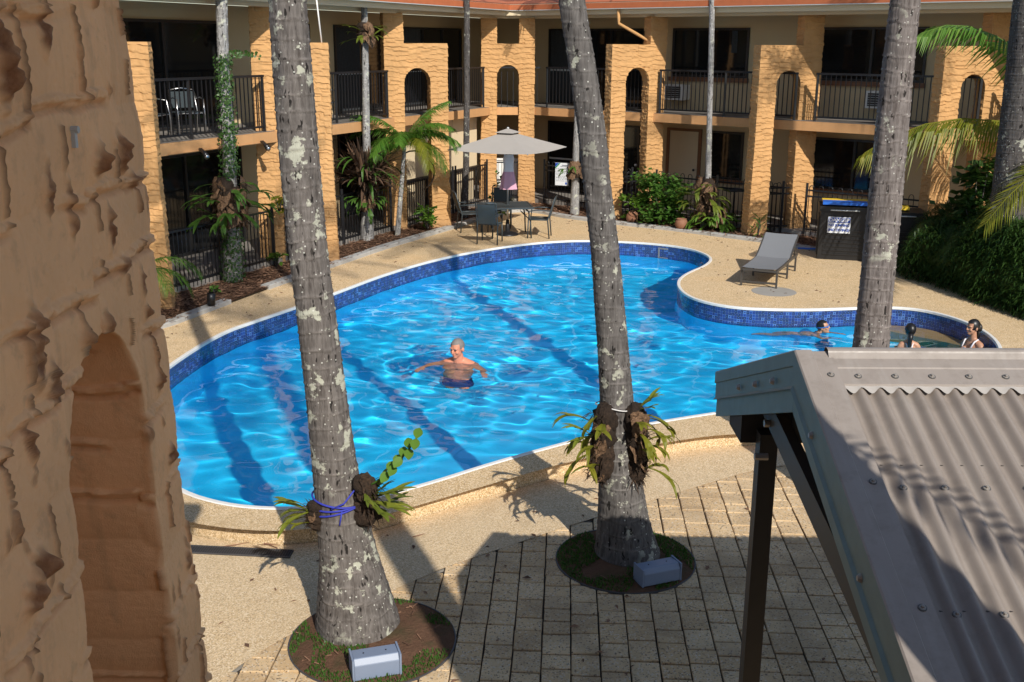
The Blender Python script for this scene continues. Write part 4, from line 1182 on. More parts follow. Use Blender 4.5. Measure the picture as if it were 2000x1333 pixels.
def frond_mesh(path, L, n, mb, width=.03, droop=.35, up=(0, 0, 1), fold=.5, seed=0, rad=.012, fan=1.0):
    """a feather leaf: rachis along the path, two rows of leaflets"""
    rg = random.Random(seed)
    P = [Vector(p) for p in path]
    seg = [(P[i + 1] - P[i]).length for i in range(len(P) - 1)]; T = sum(seg)
    def at(t):
        d = t * T
        for i, s in enumerate(seg):
            if d <= s or i == len(seg) - 1: return P[i] + (P[i + 1] - P[i]) * min(1, d / s), (P[i + 1] - P[i]).normalized()
            d -= s
    mb.tube(P, [rad * (1 - .75 * i / (len(P) - 1)) for i in range(len(P))], 5)
    for i in range(n):
        t = .10 + .90 * i / (n - 1); p, d = at(t)
        side = d.cross(Vector(up))
        if side.length < .05: side = Vector((1, 0, 0))
        side.normalize(); nrm = side.cross(d).normalized()
        prof = math.sin(math.pi * min(1, .12 + t * .84)) ** .55
        for sgn in (-1, 1):
            ll = L * prof * rg.uniform(.86, 1.08)
            fw = (.45 + .75 * t) * fan
            dir_ = (side * sgn + d * fw + nrm * (fold * rg.uniform(.4, 1.1))).normalized()
            q0 = p; q1 = p + dir_ * ll * .5; dr = Vector((0, 0, -1)) * droop * ll * rg.uniform(.7, 1.3)
            q1 = q1 + dr * .25; q2 = p + dir_ * ll * .95 + dr
            w = d * width * .5
            mid = nrm * width * .25
            mb.add([q0 - w * .5, q0 + w * .5, q1 + w, q1 - w, q2], [(0, 1, 2, 3), (3, 2, 4)])
    return mb
def arc(p0, az, el, length, sag, n=9):
    """a drooping rachis that leaves p0 at heading az and elevation el"""
    out = []; p = Vector(p0); e = el; ds = length / (n - 1)
    for i in range(n):
        out.append(p.copy()); p = p + Vector((math.cos(az) * math.cos(e), math.sin(az) * math.cos(e), math.sin(e))) * ds; e -= sag / (n - 1)
    return out
def crown(e, top, nf, length, L, mat, seed, name='frond', lo=-.3, azr=(0, 6.283), n=34, width=.035):
    rg = random.Random(seed)
    for k in range(nf):
        az = azr[0] + (azr[1] - azr[0]) * (k + rg.uniform(-.3, .3)) / nf; el = rg.uniform(lo, 1.25)
        mb = MB(); frond_mesh(arc(top, az, el, length * rg.uniform(.85, 1.1), rg.uniform(1.0, 1.7)), L, n, mb, seed=seed * 50 + k, width=width)
        mb.build(name, mat, e)

T1 = [(-1.62, 7.7, 9.5, .10), (-1.566, 7.7, 4.684, .127), (-1.536, 7.7, 3.634, .136), (-1.501, 7.7, 2.887, .140), (-1.456, 7.7, 2.301, .146), (-1.412, 7.7, 1.69, .153), (-1.382, 7.7, 1.269, .168), (-1.342, 7.7, .836, .192), (-1.290, 7.7, .391, .238), (-1.253, 7.7, .025, .305), (-1.235, 7.7, -.20, .345), (-1.235, 7.7, -.26, .36)]
T2 = [(-.1, 9.0, 9.8, .085), (.461, 9, 4.744, .108), (.568, 9, 4.22, .114), (.662, 9, 3.678, .118), (.706, 9, 3.304, .119), (.798, 9, 2.681, .123), (.84, 9, 2.284, .131), (.89, 9, 1.82, .135), (.943, 9, 1.276, .150), (.974, 9, .745, .180), (1.013, 9, .428, .212), (1.046, 9, .136, .245), (1.085, 9, -.12, .30), (1.1, 9, -.26, .335)]
T3 = [(3.6, 10.2, 10.5, .10), (3.582, 10.2, 4.805, .137), (3.58, 10.2, 3.2, .152), (3.58, 10.2, 1.87, .162), (3.582, 10.2, 1.3, .18), (3.59, 10.2, .6, .22), (3.6, 10.2, -.25, .33)]
def palm(name, label, pts, mat, seed, crown_args=None, **k):
    b = min(pts, key=lambda q: q[2]); e = empty(name, label, 'palm tree', 'palms round the pool', (b[0], b[1], b[2]))
    me = trunk_mesh([(p[0] - b[0], p[1] - b[1], p[2] - b[2], p[3]) for p in pts], mat, seed, **k)
    link('trunk', me, e)
    if crown_args:
        t = max(pts, key=lambda q: q[2]); crown(e, (t[0] - b[0], t[1] - b[1], t[2] - b[2]), *crown_args)
    return e
palm('palm_tree', 'thick grey-brown palm trunk with pale lichen patches and a blue rope, left of the swimmer', T1, MAT['bark_pale'], 3, (13, 2.7, .55, MAT['leaf_palm'], 3))
palm('palm_tree', 'grey leaning palm trunk with two ferns tied low on it, right of the swimmer', T2, MAT['bark_grey'], 8, (13, 2.7, .55, MAT['leaf_palm'], 8))
palm('palm_tree', 'straight ringed palm trunk rising behind the corrugated roof on the right', T3, MAT['bark_right'], 14, (13, 2.7, .55, MAT['leaf_palm'], 14))
palm('palm_tree', 'thick dark palm trunk rising behind the hedge at the right edge', [(8.78, 19.0, 8.5, .2), (8.80, 19.0, 4.98, .262), (8.83, 19, 3.9, .27), (8.87, 19, 2.6, .29), (8.90, 19, 1.5, .31), (8.95, 19, 0, .34)], MAT['bark_dark'], 19, (11, 2.6, .6, MAT['leaf_palm'], 19))
palm('palm_tree', 'slender pale palm trunk clad in green ivy at the left wing', [(-5.15, 19.7, 7.5, .09), (-5.176, 19.7, 5.12, .10), (-5.221, 19.7, 3.8, .102), (-5.211, 19.7, 2.71, .112), (-5.254, 19.7, 1.49, .14), (-5.261, 19.7, .815, .154), (-5.306, 19.7, 0, .185)], MAT['bark_thin'], 24, (9, 1.8, .4, MAT['leaf_palm'], 24), n=32, dz=.02, ring=.07)
palm('palm_tree', 'thin whitish palm trunk passing through a large brown fern mass', [(-3.2, 24.1, 7.3, .06), (-3.24, 24.1, 5.3, .072), (-3.259, 24.1, 3.685, .079), (-3.279, 24.1, 2.35, .086), (-3.296, 24.1, 1.437, .104), (-3.341, 24.1, 0, .16)], MAT['bark_thin'], 29, (9, 1.6, .4, MAT['leaf_palm'], 29), n=28, dz=.02, ring=.06)
palm('palm_tree', 'very thin dark speckled palm trunk left of the patio umbrella', [(-1.14, 27.4, 7.6, .055), (-1.152, 27.4, 5.43, .07), (-1.168, 27.4, 2.97, .074), (-1.205, 27.4, 1.3, .079), (-1.267, 27.4, 0, .12)], MAT['bark_dark'], 31, (9, 1.6, .4, MAT['leaf_palm'], 31), n=24, dz=.025, ring=.06)
palm('palm_tree', 'thin pale palm trunk half hidden behind the leaning grey palm', [(1.66, 28, 7.2, .05), (1.644, 28, 2.3, .07), (1.643, 28, 1.12, .094), (1.638, 28, 0, .13)], MAT['bark_thin'], 35, (9, 1.6, .4, MAT['leaf_palm'], 35), n=24, dz=.025, ring=.06)
palm('palm_tree', 'very thin speckled palm trunk in front of the right wing, a fern on its base', [(4.6, 26.1, 7.6, .05), (4.647, 26.1, 5.41, .062), (4.708, 26.1, 3.67, .067), (4.744, 26.1, 2.35, .068), (4.78, 26.1, 1.24, .075), (4.745, 26.1, 0, .11)], MAT['bark_thin'], 38, (9, 1.6, .4, MAT['leaf_palm'], 38), n=24, dz=.025, ring=.06)
palm('palm_tree', 'palm beside the viewer, out of the picture, whose trunk shades the path', [(2.05, 1.3, 12.0, .15), (2.05, 1.3, 4, .19), (2.05, 1.3, 0, .22), (2.05, 1.3, -.22, .3)], MAT['bark_grey'], 44, (12, 2.7, .6, MAT['leaf_palm'], 44), n=28, dz=.05)

# ------------------------------------------------------------------ ferns and shrubs
def ribbon_leaf(mb, pts, widths, nrm=Vector((0, 0, 1))):
    A, B, Cc = [], [], []
    for i, p in enumerate(pts):
        d = (pts[min(i + 1, len(pts) - 1)] - pts[max(i - 1, 0)]).normalized(); s = d.cross(nrm)
        if s.length < .1: s = d.cross(Vector((1, 0, 0)))
        s.normalize(); n_ = s.cross(d)
        A.append(p - s * widths[i]); Cc.append(p - n_ * widths[i] * .25); B.append(p + s * widths[i])
    n = len(pts)
    mb.add(A + Cc + B, [(i, i + 1, n + i + 1, n + i) for i in range(n - 1)] + [(n + i, n + i + 1, 2 * n + i + 1, 2 * n + i) for i in range(n - 1)])
def antler(mb, p, az, el, L, w, sag, rg):
    path = arc(p, az, el, L * .55, sag * .5, 6); ribbon_leaf(mb, path, [w * q for q in (.35, .5, .65, .85, 1.15, 1.5)])
    end = path[-1]; d = (path[-1] - path[-2]).normalized(); e2 = math.asin(max(-1, min(1, d.z)))
    for k in rg.sample([-.55, -.25, .1, .5, .75], rg.choice([2, 3])):
        q = arc(end - d * .01, az + k + rg.uniform(-.1, .1), e2 + rg.uniform(-.1, .25), L * rg.uniform(.32, .5), sag * .8, 5)
        ribbon_leaf(mb, q, [w * .85, w * .8, w * .7, w * .5, w * .12])
def shield(mb, c, az, rx, rz, bulge, rg, tilt=0.):
    """a papery rounded shield frond"""
    n, m = 12, 5; vs = []; fs = []
    out = Vector((math.cos(az), math.sin(az), tilt)).normalized(); s = Vector((-math.sin(az), math.cos(az), 0)); u = s.cross(out) * -1
    if u.z < 0: u = -u
    for i in range(m + 1):
        rr = i / m
        for k in range(n):
            a = 2 * math.pi * k / n; wob = 1 + .22 * rg.uniform(-1, 1) * (i == m)
            vs.append(Vector(c) + s * (math.cos(a) * rx * rr * wob) + u * (math.sin(a) * rz * rr * wob) + out * (bulge * (1 - rr * rr) + ((.07 * rx * rg.uniform(-1, 1)) * (i / m) ** .5 + (.35 * rx * math.sin(3 * a + c[2] * 20) * .3 if i >= m - 1 else 0))))
    for i in range(m):
        for k in range(n): fs.append((i * n + k, i * n + (k + 1) % n, (i + 1) * n + (k + 1) % n, (i + 1) * n + k))
    mb.add(vs, fs)
def lumpy(mb, c, r, seed, amp=.16, n=26, m=16):
    o = len(mb.v); mb.ellipsoid((0, 0, 0), (1, 1, 1), n, m); V = np.array(mb.v[o:])
    q = V[:, 0] * 3.1 + V[:, 2] * 1.7; w = V[:, 1] * 3.1 - V[:, 2] * 2.3
    d = 1 + amp * (fbm(q + 5, w + 5, seed, 3) * 1.4 + .6 * vnoise(q * 5, w * 5, seed + 3))
    V = V * d[:, None] * np.array(r) + np.array(c); mb.v[o:] = [tuple(x) for x in V]
def staghorn(name, label, loc, r, ns, na, size, seed, h, brown='shield_brown', green='leaf_stag', azs=(0, 6.283), sag=(1.0, 2.2), group='staghorn ferns on the palms', el=(-.3, .9)):
    rg = random.Random(seed); e = empty(name, label, 'fern', group, loc)
    core = MB()
    for k in range(4):
        az = rg.uniform(*azs); lumpy(core, (math.cos(az) * r * .6, math.sin(az) * r * .6, h * (k + .5) / 4 - h / 2), (size * .36, size * .36, h * .26), seed + k)
    core.build('root_ball', MAT['shield_dark'], e, True)
    fib = MB()
    for k in range(int(30 + 160 * h)):
        az = azs[0] + (azs[1] - azs[0]) * rg.random(); z = rg.uniform(-h * .55, h * .5); rr = r * .7 + size * rg.uniform(.2, .36)
        L = size * rg.uniform(.15, .5); ribbon_leaf(fib, arc((math.cos(az) * rr, math.sin(az) * rr, z), az + rg.uniform(-.9, .9), rg.uniform(-1.2, .9), L, rg.uniform(0, 1.5), 4), [size * .012, size * .022, size * .016, size * .003])
    fo = fib.build('dead_fibre', MAT['shield_dark'], e); fo['kind'] = 'stuff'
    for k in range(ns):
        az = azs[0] + (azs[1] - azs[0]) * rg.random(); z = rg.uniform(-h / 2, h / 2)
        mb = MB(); rr = r + size * rg.uniform(.1, .28)
        shield(mb, (math.cos(az) * rr, math.sin(az) * rr, z), az, size * rg.uniform(.16, .36), size * rg.uniform(.2, .42), size * rg.uniform(.03, .10), rg, rg.uniform(-.3, .7))
        mb.build('shield_frond', MAT[brown], e, False)
    for k in range(na):
        az = azs[0] + (azs[1] - azs[0]) * (k + rg.random()) / na; z = rg.uniform(-h * .45, h * .5)
        mb = MB(); rr = r + size * .2
        antler(mb, (math.cos(az) * rr, math.sin(az) * rr, z), az, rg.uniform(*el), size * rg.uniform(.9, 1.6), size * rg.uniform(.07, .12), rg.uniform(*sag), rg)
        mb.build('frond', MAT[green], e)
    return e
PI = math.pi
# on the middle leaning palm: left and right clumps facing the viewer
staghorn('staghorn_fern', 'staghorn fern with dark root mass on the left of the leaning palm', (.84, 8.90, .98), .06, 9, 9, .30, 5, .60, 'shield_brown', 'leaf_yellow', (PI * .95, PI * 1.45))
staghorn('staghorn_fern', 'staghorn fern with papery brown shields on the right of the leaning palm', (1.06, 8.92, .95), .08, 12, 12, .30, 6, .62, 'shield_brown', 'leaf_yellow', (PI * 1.55, PI * 2.15))
m = MB()
for a in np.linspace(0, 2 * PI, 40, endpoint=False): pass
ring = [(.925 + .175 * math.cos(a), 9.0 + .175 * math.sin(a), 1.30 + .02 * math.sin(2 * a)) for a in np.linspace(0, 2 * PI, 41)]
m.tube(ring, .006, 6); m.tube([(.86, 8.83, 1.31), (.84, 8.81, 1.1), (.87, 8.80, .95)], .004, 5)
tag(m.build('white_wire', MAT['wire_white'], smooth=True), 'thin white wire tied round the leaning palm trunk', 'wire')
# on the lichen-patched palm
staghorn('staghorn_fern', 'staghorn fern tied by blue rope on the right of the lichen-patched palm', (-1.16, 7.62, .98), .04, 5, 6, .26, 12, .34, 'shield_dark', 'leaf_stag', (PI * 1.6, PI * 2.2), (.2, 1.0))
staghorn('staghorn_fern', 'small staghorn fern with two green fronds on the left of the lichen-patched palm', (-1.50, 7.60, .86), .03, 4, 4, .20, 13, .20, 'shield_brown', 'leaf_yellow', (PI * .85, PI * 1.3), (.2, 1.2))
rg_ = random.Random(41)
for nm, lab, org, hd in (('fern_leaves', 'broad forked green leaves springing right of the blue rope', (-1.10, 7.55, 1.0), [(.1, .5, .42), (.5, 1.1, .34), (-.5, .1, .40), (-.2, .9, .36), (.3, -.2, .36)]), ('fern_leaves', 'broad yellow-green leaves springing left of the blue rope', (-1.56, 7.56, .9), [(PI * 1.0, .6, .36), (PI * 1.15, -.1, .34), (PI * .9, .1, .3)]),
                          ('fern_leaves', 'upright yellow-green leaves above the wire on the right of the leaning palm', (1.10, 8.86, 1.28), [(-.1, 1.0, .34), (.4, .8, .3), (-.7, .6, .30)]), ('fern_leaves', 'yellow-green leaves at the outer left of the leaning palm', (.72, 8.84, 1.05), [(PI * 1.0, .7, .34), (PI * 1.2, .2, .32), (PI * .9, -.2, .30)])):
    le = empty(nm, lab, 'fern', 'staghorn ferns on the palms', org)
    for az, el_, L in hd:
        mb = MB(); antler(mb, (0, 0, 0), az, el_, L, L * .085, rg_.uniform(.4, 1.1), rg_); mb.build('frond', MAT['leaf_lime'], le)
orc = MB(); rg_ = random.Random(4)
stem = [Vector((-1.10, 7.55, 1.12)) + Vector((.055 * i, -.01 * i, .032 * i + .004 * i * i)) for i in range(8)]
orc.tube(stem, .008, 6)
oe = empty('leafy_offshoot', 'arching stem of rounded green leaves beside the lichen-patched palm trunk', 'plant', loc=(-1.10, 7.55, 1.12))
st = MB(); st.tube([p - Vector((-1.10, 7.55, 1.12)) for p in stem], .008, 6); st.build('stem', MAT['leaf_green'], oe, True)
for i, p in enumerate(stem[3:]):
    for s in (-1, 1):
        lf = MB(); q = p - Vector((-1.10, 7.55, 1.12)); az = (PI * .5 if s > 0 else -PI * .6) + rg_.uniform(-.4, .4)
        ribbon_leaf(lf, arc(q, az, .5 * s + .2, .11, .6, 5), [.006, .03, .038, .03, .005], Vector((0, -1, .4))); lf.build('leaf', MAT['leaf_bright'], oe, True)
rope = MB()
for dz, tl in ((0, .02), (.035, -.03), (-.03, .05)):
    rope.tube([(-1.355 + .205 * math.cos(a), 7.7 + .205 * math.sin(a), .93 + dz + tl * math.cos(a)) for a in np.linspace(0, 2 * PI, 41)], .008, 6)
rope.tube([(-1.38, 7.495, .95), (-1.28, 7.49, 1.0), (-1.17, 7.58, 1.13)], .007, 6); rope.tube([(-1.30, 7.50, .93), (-1.32, 7.485, .82)], .006, 6)
tag(rope.build('blue_rope', MAT['rope_blue'], smooth=True), 'blue rope knotted round the lichen-patched palm trunk', 'rope')
# on the far palms
staghorn('staghorn_fern', 'big clump of grey-brown shield ferns with green antlers halfway up the ivy-clad palm', (-5.23, 19.62, 1.55), .15, 26, 26, .52, 15, .75, 'shield_brown', 'leaf_green', (PI * .9, PI * 2.2), (.8, 2.0))
staghorn('staghorn_fern', 'small fern with forked green fronds high on the thin whitish palm', (-3.22, 24.05, 4.62), .07, 7, 9, .42, 16, .35, 'shield_brown', 'leaf_stag', (0, 2 * PI), (.6, 1.4))
bn = staghorn('nest_fern', 'huge dark brown nest of dead fern leaves round the thin whitish palm', (-3.32, 24.0, 1.62), .12, 5, 3, .55, 17, .7, 'shield_dark', 'leaf_dark', (PI * .8, PI * 2.2), (.8, 2.0))
rg_ = random.Random(171); nb = MB()
for k in range(240):
    az = rg_.uniform(0, 2 * PI); e0 = rg_.uniform(.1, 1.3); L = rg_.uniform(.5, .95)
    ribbon_leaf(nb, arc((math.cos(az) * .16, math.sin(az) * .16, rg_.uniform(-.35, .15)), az + rg_.uniform(-.4, .4), e0, L, rg_.uniform(-.4, 1.4), 6), [.012, .03, .038, .034, .022, .004])
nb.build('dead_leaves', MAT['dead_brown'], bn)
for k in range(16):
    az = rg_.uniform(PI * .9, 2.1 * PI); gm_ = MB(); ribbon_leaf(gm_, arc((math.cos(az) * .2, math.sin(az) * .2, rg_.uniform(-.3, .3)), az, rg_.uniform(.1, .9), rg_.uniform(.5, .9), rg_.uniform(1.0, 2.2), 7), [.01, .025, .035, .035, .03, .02, .003]); gm_.build('frond', MAT['leaf_green'], bn)
staghorn('staghorn_fern', 'small hanging fern low on the thin whitish palm below the brown mass', (-3.33, 24.0, .98), .11, 8, 14, .42, 18, .4, 'shield_brown', 'leaf_green', (PI * .9, PI * 2.1), (1.2, 2.4))
staghorn('staghorn_fern', 'round brown fern head with a few drooping fronds on the palm behind the sign', (1.62, 27.9, 1.22), .08, 14, 7, .40, 19, .28, 'shield_brown', 'leaf_green', (PI * .8, PI * 2.2), (1.4, 2.4))
staghorn('staghorn_fern', 'pale brown fern clump on the thin palm behind the terracotta pot', (4.72, 26.0, .72), .10, 22, 22, .50, 20, .85, 'shield_brown', 'leaf_stag', (PI * .85, PI * 2.15), (1.0, 2.3))
staghorn('staghorn_fern', 'light green fern growing in the bed at the foot of the thin right palm', (4.95, 25.75, .32), .10, 6, 22, .48, 22, .3, 'shield_brown', 'leaf_bright', (PI * .8, PI * 2.2), (1.0, 2.3))
hf = empty('hanging_frond', 'low green frond of the palm beside the viewer, shading the roof', 'frond', loc=(2.05, 1.3, 4.95))
mb = MB(); frond_mesh([(0, 0, 0), (.25, -.15, .05), (.55, -.42, -.05), (.85, -.72, -.25), (1.05, -1.0, -.5)], .20, 20, mb, width=.04, droop=.3, seed=900, fold=.1); mb.build('leaflets', MAT['leaf_palm'], hf)

def leafy(name, label, loc, rx, rz, n, ll, mat, seed, cat='shrub', stems=6, flat=.0, group=None, lw=.34):
    rg = random.Random(seed); e = empty(name, label, cat, group, loc); st = MB(); tips = []
    for k in range(stems):
        az = rg.uniform(0, 6.283); q = Vector((math.cos(az) * rx * rg.uniform(.2, .8), math.sin(az) * rx * rg.uniform(.2, .8), rz * rg.uniform(.6, 1.0)))
        st.tube([(0, 0, 0), q * .5 + Vector((0, 0, rz * .1)), q], [.018, .013, .006], 6); tips.append(q)
    st.build('stem', MAT['bark_dark'], e, True)
    fo = MB()
    clumps = [(Vector((rg.gauss(0, .45) * rx, rg.gauss(0, .45) * rx, rz * rg.uniform(.12, 1.0))), rg.uniform(.12, .26) * rx * 1.6) for _ in range(max(8, n // 45))] + [(t, .22 * rx) for t in tips]
    for i in range(n):
        c, r = rg.choice(clumps); p = c + Vector((rg.gauss(0, .5), rg.gauss(0, .5), rg.gauss(0, .45))) * r
        if p.z < .03: p.z = abs(p.z) + .03
        az = rg.uniform(0, 6.283); el = rg.uniform(-.7, .8); L = ll * rg.uniform(.6, 1.2)
        d = Vector((math.cos(az) * math.cos(el), math.sin(az) * math.cos(el), math.sin(el))); s = d.cross(Vector((rg.gauss(0, .4), rg.gauss(0, .4), 1))).normalized(); u = s.cross(d)
        fo.add([p, p + d * L * .45 + s * L * lw + u * .02 * L, p + d * L, p + d * L * .45 - s * L * lw + u * .02 * L], [(0, 1, 2), (0, 2, 3)])
    fo.build('foliage', MAT[mat], e)
    return e
leafy('leafy_shrub', 'bushy bright green shrub in the bed left of the thin right palm', (3.70, 26.45, .05), .62, 1.15, 2300, .13, 'leaf_green', 51)
leafy('leafy_shrub', 'low light green shrub at the left foot of the bushy one', (3.2, 26.85, .05), .38, .7, 600, .13, 'leaf_bright', 52)
leafy('leafy_shrub', 'small shrub with large light green leaves beside the young palm', (-2.05, 25.35, .05), .30, .58, 130, .16, 'leaf_bright', 53, stems=4)
leafy('leafy_shrub', 'sparse leafy sprig growing behind the patio table', (-.30, 27.3, .05), .25, 1.25, 90, .13, 'leaf_green', 54, stems=5)
leafy('leafy_shrub', 'small green tuft in the mulch at the foot of the left pillar pair', (-4.75, 20.95, .05), .16, .3, 60, .12, 'leaf_bright', 55, stems=3)
leafy('leafy_shrub', 'tiny green weed in the mulch near the garden spotlight', (-5.35, 18.55, .05), .10, .14, 40, .08, 'leaf_green', 56, stems=3)
leafy('leafy_shrub', 'dark broad-leaved shrub standing behind the hedge under the yellow frond', (9.05, 20.6, .05), .75, 2.3, 520, .26, 'leaf_dark', 57, stems=8)
leafy('leafy_shrub', 'yellow-green fern sprouting between the left pillar pair', (-4.62, 20.9, 1.15), .16, .35, 40, .16, 'leaf_yellow', 58, stems=3)
leafy('spiky_plant', 'small upright spiky plant at the foot of the right arched pillar', (5.75, 24.65, .05), .12, .5, 34, .28, 'leaf_green', 59, cat='plant', stems=3, lw=.06)
# ivy on the slender left palm
iv = MB(); rg_ = random.Random(77)
for i in range(2600):
    z = rg_.uniform(.0, 5.3); k = float(fbm(np.array(z * 1.6), np.array(2.2), 6, 2))
    if z < .9 or (1.15 < z): pass
    if not (z < 1.0 or k > -.25): continue
    a = rg_.gauss(-1.2, 1.0); r = float(np.interp(z, [0, .8, 1.5, 2.7, 5.2], [.19, .165, .15, .122, .11])) + rg_.uniform(.0, .06)
    cx = float(np.interp(z, [0, .8, 1.49, 2.7, 3.8, 5.1], [-5.306, -5.261, -5.254, -5.211, -5.221, -5.176]))
    p = Vector((cx + r * math.cos(a), 19.7 + r * math.sin(a), z)); t = rg_.uniform(0, 6.28); L = rg_.uniform(.025, .06)
    o = Vector((math.cos(a), math.sin(a), .3)).normalized(); s = Vector((-math.sin(a), math.cos(a), 0)); u = o.cross(s)
    d = s * math.cos(t) + u * math.sin(t) + o * rg_.uniform(.0, .8); q = o.cross(d).normalized()
    iv.add([p, p + d * L * .5 + q * L * .45, p + d * L, p + d * L * .5 - q * L * .45], [(0, 1, 2, 3)])
for i in range(60):
    t = rg_.random(); p = Vector((-5.16 + .62 * t, 19.7, 4.22 - .05 * t + rg_.uniform(-.04, .04))); L = .06; a = rg_.uniform(0, 6.28)
    d = Vector((math.cos(a), -.4, math.sin(a))); q = Vector((-math.sin(a), 0, math.cos(a))); iv.add([p, p + d * L * .5 + q * L * .4, p + d * L, p + d * L * .5 - q * L * .4], [(0, 1, 2, 3)])
tag(iv.build('ivy', MAT['leaf_ivy']), 'green ivy climbing the slender palm at the left wing', 'ivy', kind='stuff')

# young palm in front of the canvas screens
yp = empty('young_palm', 'young palm with arching feathery green fronds beside the arched pillar', 'palm tree', 'palms round the pool', (-2.71, 24.7, 0))
link('trunk', trunk_mesh([(0, 0, 0, .07), (.077, 0, .77, .055), (.168, 0, 1.6, .047), (.215, 0, 2.1, .04)], MAT['bark_thin'], 61, n=20, dz=.02, ring=.07), yp)
for k, (az, el, L, sg) in enumerate([(-.15, 1.0, 1.5, 2.3), (.35, 1.2, 1.5, 1.0), (PI * .93, .9, 1.5, 1.7), (PI * 1.12, 1.15, 1.5, 1.4), (PI * 1.5, .95, 1.4, 1.9), (PI * 1.7, .7, 1.5, 2.4), (-.5, .45, 1.4, 1.9), (PI * .8, .5, 1.5, 1.7), (PI * 1.25, .3, 1.5, 1.5), (.1, .75, 1.4, 1.6), (1.4, .8, 1.2, 1.7), (PI * 1.05, .2, 1.3, 1.4), (PI * 1.35, .7, 1.5, 1.8), (PI * 1.85, 1.05, 1.5, 1.6)]):
    mb = MB(); frond_mesh(arc((.215, 0, 2.12), az, el, L, sg), 0.44, 84, mb, width=.022, droop=.55, seed=600 + k, fold=.2, rad=.011); mb.build('frond', MAT['leaf_palm' if k != 5 else 'leaf_yellow'], yp)
dead = MB(); dead.tube(arc((.2, .02, 1.95), -.2, .4, 1.5, 3.2, 12), .02, 6); dead.build('dead_stalk', MAT['shield_dark'], yp, True)
# palm fronds reaching in beside the close pillar
lp = empty('potted_palm', 'green palm fronds showing between the close pillar and the left arch pillar', 'palm', loc=(-5.95, 16.5, 0))
pm = MB(); pm.tube([(0, 0, 0), (0, 0, .8)], [.07, .05], 10); pm.build('trunk', MAT['bark_thin'], lp, True)
for k, (az, el, L, sg) in enumerate([(.1, 1.0, 1.5, 2.2), (.3, .6, 1.3, 2.2), (PI, .9, 1.2, 2.0), (-.6, .9, 1.2, 2.4), (PI * .6, .9, 1.2, 2.0), (PI * 1.4, .8, 1.2, 2.0)]):
    mb = MB(); frond_mesh(arc((0, 0, .8), az, el, L * .8, sg), .34, 34, mb, width=.02, droop=.5, seed=640 + k, fold=.2); mb.build('frond', MAT['leaf_palm'], lp)

# palm clump at the right edge
rp = empty('palm_clump', 'palm with long yellow-green fronds reaching in over the hedge at the right edge', 'palm', 'palms round the pool', (10.6, 20.3, 0))
def R_(l): return [Vector(p) - Vector((10.6, 20.3, 0)) for p in l]
pm = MB(); pm.tube(R_([(10.6, 20.3, 0), (10.55, 20.3, 1.6), (10.45, 20.25, 3.2)]), [.14, .11, .09], 12); pm.build('trunk', MAT['bark_dark'], rp, True)
fr = [([(10.45, 20.25, 3.2), (9.75, 20.1, 3.85), (9.2, 20.0, 4.30), (8.7, 19.95, 4.58), (8.2, 19.9, 4.74), (7.75, 19.85, 4.76), (7.3, 19.8, 4.62)], 1.0, 'leaf_bright', .7),
      ([(10.45, 20.25, 3.0), (9.65, 20.0, 2.95), (8.95, 19.9, 3.07), (8.25, 19.85, 3.12), (7.55, 19.8, 3.02), (6.95, 19.75, 2.80), (6.45, 19.7, 2.5)], .78, 'leaf_yellow', 1.1),
      ([(10.45, 20.25, 3.2), (10.2, 19.4, 2.9), (9.3, 18.2, 2.75), (8.55, 17.5, 2.42), (8.05, 17.3, 2.02), (7.72, 17.2, 1.62)], .85, 'leaf_yellow', .45),
      ([(10.45, 20.25, 3.2), (10.9, 19.6, 3.9), (11.4, 19.0, 4.1), (11.9, 18.4, 3.8)], .6, 'leaf_palm', .5),
      ([(10.45, 20.25, 3.2), (10.8, 20.9, 4.1), (11.2, 21.6, 4.4), (11.6, 22.3, 4.0)], .6, 'leaf_palm', .5)]
for k, (pth, L, mt, dr) in enumerate(fr):
    mb = MB(); frond_mesh(R_(pth), L, 84, mb, width=.045, droop=dr, seed=700 + k, fold=.25, rad=.022, fan=.9); mb.build('frond', MAT[mt], rp)

